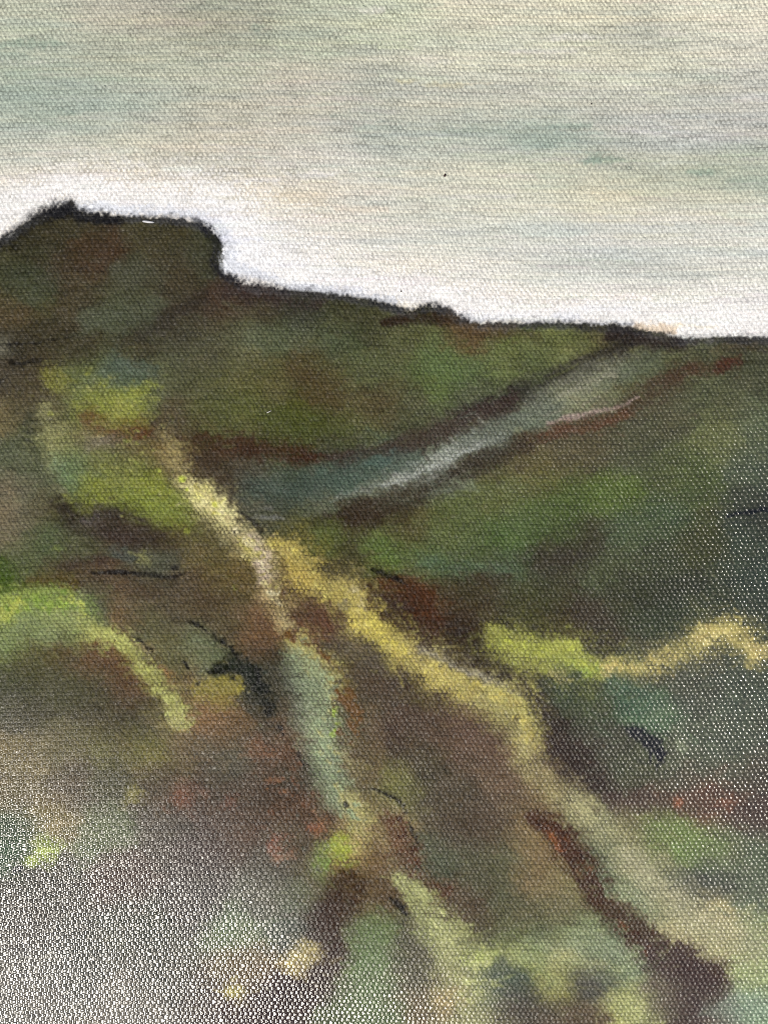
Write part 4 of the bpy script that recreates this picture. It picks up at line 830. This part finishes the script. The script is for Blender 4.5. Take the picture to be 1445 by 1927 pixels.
# gloss: thick oil is shiny, the thin scumbled sky and middle are dull
gl = np.full((GH, GW), 0.10, np.float32)
gl += -0.10 * sstep(0, 8, above)
gl += 0.30 * sstep(700, 1300, WX - .3 * (WY - 1000)) * sstep(620, 900, WY)
gl += 0.55 * np.exp(-(((WX - 1460) / 170) ** 2 + ((WY - 1050) / 300) ** 2))
gl += 0.25 * np.exp(-(((WX - 1460) / 200) ** 2 + ((WY - 1400) / 220) ** 2))
gl += 0.22 * sstep(1150, 1450, WY)
gl += 0.75 * sstep(1350, 1800, WY - 0.58 * WX + 150)
gl += 0.12 * np.exp(-(((WX - 620) / 230) ** 2 + ((WY - 1880) / 200) ** 2))
gl -= 0.12 * np.exp(-(((WX - 1050) / 240) ** 2 + ((WY - 1700) / 300) ** 2))
gl -= 0.30 * np.exp(-(((WX - 640) / 110) ** 2 + ((WY - 1760) / 170) ** 2))
gl += 0.10 * n_mid + 0.06 * n_fine
gl = np.clip(gl, 0.02, 1.0)

# ------------------------------------------------------------------ the canvas as a mesh
def graded(lo, hi, half, fine):
    """fine spacing inside +-half, growing outside"""
    c = list(np.arange(-half, half + fine * .5, fine))
    x, st = c[-1], fine
    right = []
    while x < hi:
        st = min(st * 1.25, fine * 8); x += st; right.append(min(x, hi))
    x, st = c[0], fine
    left = []
    while x > lo:
        st = min(st * 1.25, fine * 8); x -= st; left.append(max(x, lo))
    return np.array(left[::-1] + c + right)

CW, CH = 0.36, 0.46                     # whole canvas
FINE = VIEW_W / 767 * 1.12
gx = graded(-CW / 2, CW / 2, 0.0835, FINE)
gy = graded(-CH / 2, CH / 2, 0.1125, FINE)
VX, VY = np.meshgrid(gx, gy)

ct_, st_ = math.cos(TILT), math.sin(TILT)
dx, dy, dz = VX - CAM[0], VY - CAM[1], TOP_Z - CAM[2]
cy_ = dy * ct_ + dz * st_
cz_ = -dy * st_ + dz * ct_
foc = (IMG_W / 2) / math.tan(HFOV / 2)
UX = IMG_W / 2 + foc * dx / -cz_
UY = IMG_H / 2 - foc * cy_ / -cz_

def mirror(a, lo, hi):
    t = (a - lo) % (2 * (hi - lo))
    return lo + np.where(t > hi - lo, 2 * (hi - lo) - t, t)
SX = mirror(UX, -MG + 4, IMG_W + MG - 4)
SY = np.where(UY < 150, mirror(UY, -MG + 4, 320), UY)      # above the picture the same sky goes on
SY = mirror(SY, -MG + 4, IMG_H + MG - 4)
fx = np.clip((SX + MG) * R - 0.5, 0, GW - 1.01); fy = np.clip((SY + MG) * R - 0.5, 0, GH - 1.01)
xi = fx.astype(int); yi = fy.astype(int); fx = (fx - xi).astype(np.float32); fy = (fy - yi).astype(np.float32)
def sample(A):
    a, b = (fx, fy) if A.ndim == 2 else (fx[..., None], fy[..., None])
    return (A[yi, xi] * (1 - a) + A[yi, xi + 1] * a) * (1 - b) + (A[yi + 1, xi] * (1 - a) + A[yi + 1, xi + 1] * a) * b

v_top, v_pit, v_gl, v_th = sample(TOP), sample(PIT), sample(gl), sample(THICK)
v_ww = sample(n_mid * 0.5 + n_fine * 0.25)
v_w2 = sample(n_mid2 * 0.35 + n_streak * 0.2)
PITCH_X = 4.75 / IMG_W * VIEW_W         # spacing of the warp threads
PITCH_Y = 7.25 / IMG_W * VIEW_W         # spacing of the weft threads
slack = 0.004 * np.sin(VX * 31 + 1.0) * np.sin(VY * 23 + 0.4)
WU = VX / PITCH_X + 0.5 * v_ww + 0.06 * (VY / PITCH_Y) * 0.1
WV = (VY + 0.0009 * np.sin(VX * 38) + 0.004 * VX) / PITCH_Y + 0.35 * v_w2
v_body = np.clip((UY - 0.55 * UX - 1250) / 500, 0, 1)          # the lower left corner is painted thicker
v_sky = sample(sstep(-4, 10, above).astype(np.float32)) * np.clip((UY + 200) / 500, .3, 1)   # the pale sky is primed thicker
v_fill = np.clip(1.0 - 0.55 * v_th - 0.30 * v_body - 0.30 * v_sky, 0.2, 1)
VZ = TOP_Z + 0.00012 * v_th + 0.00035 * np.sin(VX * 17 + .6) * np.sin(VY * 13 - .3)
ny, nx = VX.shape
rx_ = np.clip(np.round(sample(PX * 0) * 0 + xi), 0, GW - 1).astype(int)
QP = PART[yi, xi][:-1, :-1].ravel()
# clean up tiny crumbs: majority in a 3 by 3 neighbourhood, twice
Q2 = PART[yi, xi][:-1, :-1]
for _ in range(3):
    pad = np.pad(Q2, 1, mode='edge')
    st9 = np.stack([pad[i:i + Q2.shape[0], j:j + Q2.shape[1]] for i in range(3) for j in range(3)])
    best = np.zeros(Q2.shape, np.int16); bc = np.zeros(Q2.shape, np.int16)
    for k in np.unique(Q2):
        c = (st9 == k).sum(0).astype(np.int16)
        m = c > bc
        best[m] = k; bc[m] = c[m]
    Q2 = best

def components(Q):
    """label 4-connected pieces: runs along rows joined by union-find"""
    h_, w_ = Q.shape
    parent = []; lab = np.zeros(Q.shape, np.int32); prev = []
    def find(i):
        while parent[i] != i:
            parent[i] = parent[parent[i]]; i = parent[i]
        return i
    for y in range(h_):
        r = Q[y]
        cut = np.flatnonzero(np.diff(r)) + 1
        st = np.concatenate([[0], cut]); en = np.concatenate([cut, [w_]])
        cur = []
        j = 0
        for a_, b_ in zip(st, en):
            i = len(parent); parent.append(i)
            while j < len(prev) and prev[j][1] <= a_:
                j += 1
            k = j
            while k < len(prev) and prev[k][0] < b_:
                if prev[k][3] == r[a_]:
                    parent[find(i)] = find(prev[k][2])
                k += 1
            cur.append((a_, b_, i, r[a_])); lab[y, a_:b_] = i
        prev = cur
    root = np.array([find(i) for i in range(len(parent))])
    return root[lab]
for _ in range(3):
    L = components(Q2)
    ids, first, cnt = np.unique(L, return_index=True, return_counts=True)
    small = {int(i): int(f) for i, f, c in zip(ids, first, cnt) if c < 150}
    if not small:
        break
    for i, f in small.items():
        y_, x_ = divmod(f, Q2.shape[1])
        nb = Q2[y_, x_ - 1] if x_ > 0 else Q2[y_ - 1, x_]
        Q2[L == i] = nb
L = components(Q2)
QP = Q2.ravel(); QL = L.ravel()
ii = (np.arange(ny - 1)[:, None] * nx + np.arange(nx - 1)[None]).ravel()
QUADS = np.stack([ii, ii + 1, ii + nx + 1, ii + nx], 1)
V3 = np.stack([VX, VY, VZ], -1).reshape(-1, 3).astype(np.float32)
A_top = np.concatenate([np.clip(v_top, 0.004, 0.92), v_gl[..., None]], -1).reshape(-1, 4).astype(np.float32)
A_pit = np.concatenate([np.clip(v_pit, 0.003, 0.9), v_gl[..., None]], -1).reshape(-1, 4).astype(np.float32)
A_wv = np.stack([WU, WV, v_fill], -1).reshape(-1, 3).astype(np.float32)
PAINT = paint_material()

def patch(name, pid, parent, label=None):
    """every connected piece of one painted region is a part of its own; the largest leads"""
    ids, cnt = np.unique(QL[QP == pid], return_counts=True)
    first = None
    for i in ids[np.argsort(-cnt)]:
        o = piece(name, QUADS[QL == i], parent, label if first is None else None)
        first = first or o
    return first

def piece(name, q, parent, label=None):
    used, inv = np.unique(q.ravel(), return_inverse=True)
    me = bpy.data.meshes.new(name)
    me.vertices.add(len(used)); me.vertices.foreach_set("co", V3[used].ravel())
    me.loops.add(len(inv)); me.loops.foreach_set("vertex_index", inv.astype(np.int32))
    me.polygons.add(len(q)); me.polygons.foreach_set("loop_start", np.arange(0, len(inv), 4, dtype=np.int32))
    me.polygons.foreach_set("use_smooth", np.ones(len(q), bool))
    for an, ar, ty in (("paint_top", A_top, 'FLOAT_COLOR'), ("paint_pit", A_pit, 'FLOAT_COLOR')):
        at = me.attributes.new(an, ty, 'POINT'); at.data.foreach_set("color", ar[used].ravel())
    at = me.attributes.new("weave", 'FLOAT_VECTOR', 'POINT'); at.data.foreach_set("vector", A_wv[used].ravel())
    me.update(); me.validate()
    me.materials.append(PAINT)
    o = bpy.data.objects.new(name, me)
    COL.objects.link(o)
    o.parent = parent
    if label:
        o["label"] = label
    return o

# ------------------------------------------------------------------ ground under the painting
def box_mesh(name, x0, x1, y0, y1, z0, z1, mat):
    v = [(x, y, z) for z in (z0, z1) for y in (y0, y1) for x in (x0, x1)]
    f = [(0, 2, 3, 1), (4, 5, 7, 6), (0, 1, 5, 4), (2, 6, 7, 3), (0, 4, 6, 2), (1, 3, 7, 5)]
    me = bpy.data.meshes.new(name); me.from_pydata(v, [], f); me.materials.append(mat)
    return me

ground_mat = simple_material("pale_stone_ground", (0.26, 0.25, 0.23), (0.36, 0.35, 0.32), 9, 0.8)
gm = bpy.data.meshes.new("ground")
gm.from_pydata([(-120, -120, 0), (120, -120, 0), (120, 120, 0), (-120, 120, 0)], [], [(0, 1, 2, 3)])
gm.materials.append(ground_mat)
ground = bpy.data.objects.new("ground", gm)
ground["kind"] = "structure"
COL.objects.link(ground)

# ------------------------------------------------------------------ the painting
painting = bpy.data.objects.new("painting", None)
COL.objects.link(painting)
painting.empty_display_size = 0.05
painting["label"] = "oil painting of green hills and a track under a pale sky on coarse canvas"
painting["category"] = "painting"

sky_p = patch("painted_sky", 1, painting, "pale cream and grey-green brushed sky")
head_p = patch("painted_headland", 2, painting, "dark olive-brown headland against the white glow")
patch("painted_trees", 3, head_p, "black tree tops on the headland skyline")
hill_p = patch("painted_hill", 4, painting, "olive-green middle hill below the skyline")
patch("painted_valley_line", 5, hill_p, "dark brown line of the valley")
patch("painted_shrub", 6, hill_p, "dark red-brown shrub on the skyline")
patch("painted_gully", 7, painting, "pale grey-green gully with dry brushed white")
slope_p = patch("painted_slope", 30, painting, "green slope on the right with white glints")
patch("painted_red_bank", 8, slope_p, "red-brown bank below the pale gully")
patch("painted_rust_bank", 9, slope_p, "rust and dark brown bank right of the track")
patch("painted_yellow_ridge", 10, slope_p, "yellow curved ridge of thick paint on the right")
track_p = patch("painted_track", 11, painting, "brown track running down the middle")
patch("painted_cream_edge", 12, track_p, "cream upper edge of the track")
patch("painted_yellow_edge", 14, track_p, "thick yellow right edge of the track")
patch("painted_green_edge", 15, track_p, "pale green left edge of the track")
patch("painted_lime_dab", 16, track_p, "bright lime dab beside the track")
patch("painted_rust_fleck", 17, track_p, "rust flecks along the left edge")
field_p = patch("painted_field", 29, painting, "mottled green and brown field on the left")
patch("painted_dark_scrub", 18, field_p, "black-green scrub marks left of the track")
patch("painted_lime_band", 20, field_p, "lime band at the left edge")
patch("painted_yellow_arc", 21, field_p, "yellow arc over the brown mound")
patch("painted_mound", 22, field_p, "dark olive mound under the yellow arc")
patch("painted_mustard_dab", 23, field_p, "mustard dab below the black scrub")
low_p = patch("painted_lower_slope", 31, painting, "green and grey lower slope on the right")
patch("painted_maroon_edge", 13, low_p, "maroon shade beside the yellow edge")
patch("painted_black_mark", 19, low_p, "short black brush mark")
patch("painted_rust_line", 27, low_p, "rust line running to the lower right corner")
fore_p = patch("painted_foreground", 28, painting, "shiny brown-grey foreground with weave glare")
patch("painted_maroon_bank", 24, fore_p, "maroon bank at the bottom")
patch("painted_rust_stroke", 25, fore_p, "rust stroke above the pale green tongue")
patch("painted_pale_tongue", 26, fore_p, "pale yellow-green tongue at the bottom")

# folded sides of the canvas and the wooden stretcher behind it
raw = simple_material("raw_canvas", (0.50, 0.46, 0.38), (0.60, 0.56, 0.47), 600, 0.85, 0.0001)
wood = simple_material("pine_wood", (0.42, 0.28, 0.15), (0.52, 0.36, 0.21), 60, 0.6, 0.0002)
def part_box(name, *a, mat):
    o = bpy.data.objects.new(name, box_mesh(name, *a, mat)); COL.objects.link(o); o.parent = painting
    return o
hw, hh = CW / 2, CH / 2
zs = TOP_Z - 0.0008
for sx in (-1, 1):
    a, b = sorted((sx * (hw + 0.0003), sx * (hw + 0.0012)))
    part_box("canvas_side", a, b, -hh - 0.0012, hh + 0.0012, 0.0005, TOP_Z + 0.0001, mat=raw)
    a, b = sorted((sx * (hw - 0.0005), sx * (hw - 0.045)))
    part_box("stretcher_bar", a, b, -hh + 0.0005, hh - 0.0005, 0.0, zs, mat=wood)
for sy in (-1, 1):
    a, b = sorted((sy * (hh + 0.0003), sy * (hh + 0.0012)))
    part_box("canvas_side", -hw - 0.0002, hw + 0.0002, a, b, 0.0005, TOP_Z + 0.0001, mat=raw)
    a, b = sorted((sy * (hh - 0.0005), sy * (hh - 0.045)))
    part_box("stretcher_bar", -hw + 0.0455, hw - 0.0455, a, b, 0.0, zs, mat=wood)

# ------------------------------------------------------------------ specks caught in the paint
def on_canvas(px, py):
    x = (px - IMG_W / 2) / foc; y = (IMG_H / 2 - py) / foc
    d = np.array([x, y * ct_ + st_, y * st_ - ct_]) if False else np.array([x, y * ct_ - (-1) * st_ * 1.0, y * st_ + (-1) * ct_])
    t = (TOP_Z - CAM[2]) / d[2]
    return CAM + t * d
def surf_z(p):
    return TOP_Z + 0.00035 * math.sin(p[0] * 17 + .6) * math.sin(p[1] * 13 - .3)
def speck(name, px, py, w, l, ang, color, label):
    import bmesh
    p = on_canvas(px, py); u = VIEW_W / IMG_W
    bm = bmesh.new()
    bmesh.ops.create_icosphere(bm, subdivisions=2, radius=1)
    r = np.random.default_rng(int(px))
    for v in bm.verts:
        k = 1 + r.uniform(-.18, .18)
        x, y = v.co.x * l * u * k, v.co.y * w * u * k
        v.co = (p[0] + x * math.cos(ang) - y * math.sin(ang), p[1] + x * math.sin(ang) + y * math.cos(ang), surf_z(p) + 0.00012 + v.co.z * w * u * .5)
    for f in bm.faces: f.smooth = True
    me = bpy.data.meshes.new(name); bm.to_mesh(me); bm.free()
    m, nt, b = new_mat(name + "_colour")
    tc = nt.nodes.new("ShaderNodeTexCoord")
    mixn = nt.nodes.new("ShaderNodeMix"); mixn.data_type = 'RGBA'
    nt.links.new(noise_node(nt, tc.outputs["Object"], 4000), mixn.inputs["Factor"])
    mixn.inputs[6].default_value = (*[c * .8 for c in color], 1); mixn.inputs[7].default_value = (*[min(1, c * 1.2) for c in color], 1)
    nt.links.new(mixn.outputs[2], b.inputs["Base Color"]); b.inputs["Roughness"].default_value = .4
    me.materials.append(m)
    o = bpy.data.objects.new(name, me); COL.objects.link(o); o.parent = painting; o["label"] = label
speck("dirt_speck", 837, 330, 2.4, 3.0, 1.3, (0.04, 0.02, 0.02), "tiny dark speck in the sky paint")
speck("dirt_speck", 755, 548, 1.4, 1.6, 0, (0.04, 0.03, 0.03), "tiny dark speck near the skyline")
speck("dirt_speck", 1112, 196, 1.3, 1.5, 0, (0.05, 0.04, 0.04), "tiny dark speck in the upper sky")
speck("paint_fleck", 279, 417, 2.2, 13, -0.12, (0.5, 0.5, 0.52), "white fleck on the headland skyline")
speck("fibre", 506, 775, 1.0, 5.5, 0.45, (0.42, 0.41, 0.38), "short pale fibre stuck on the hill")
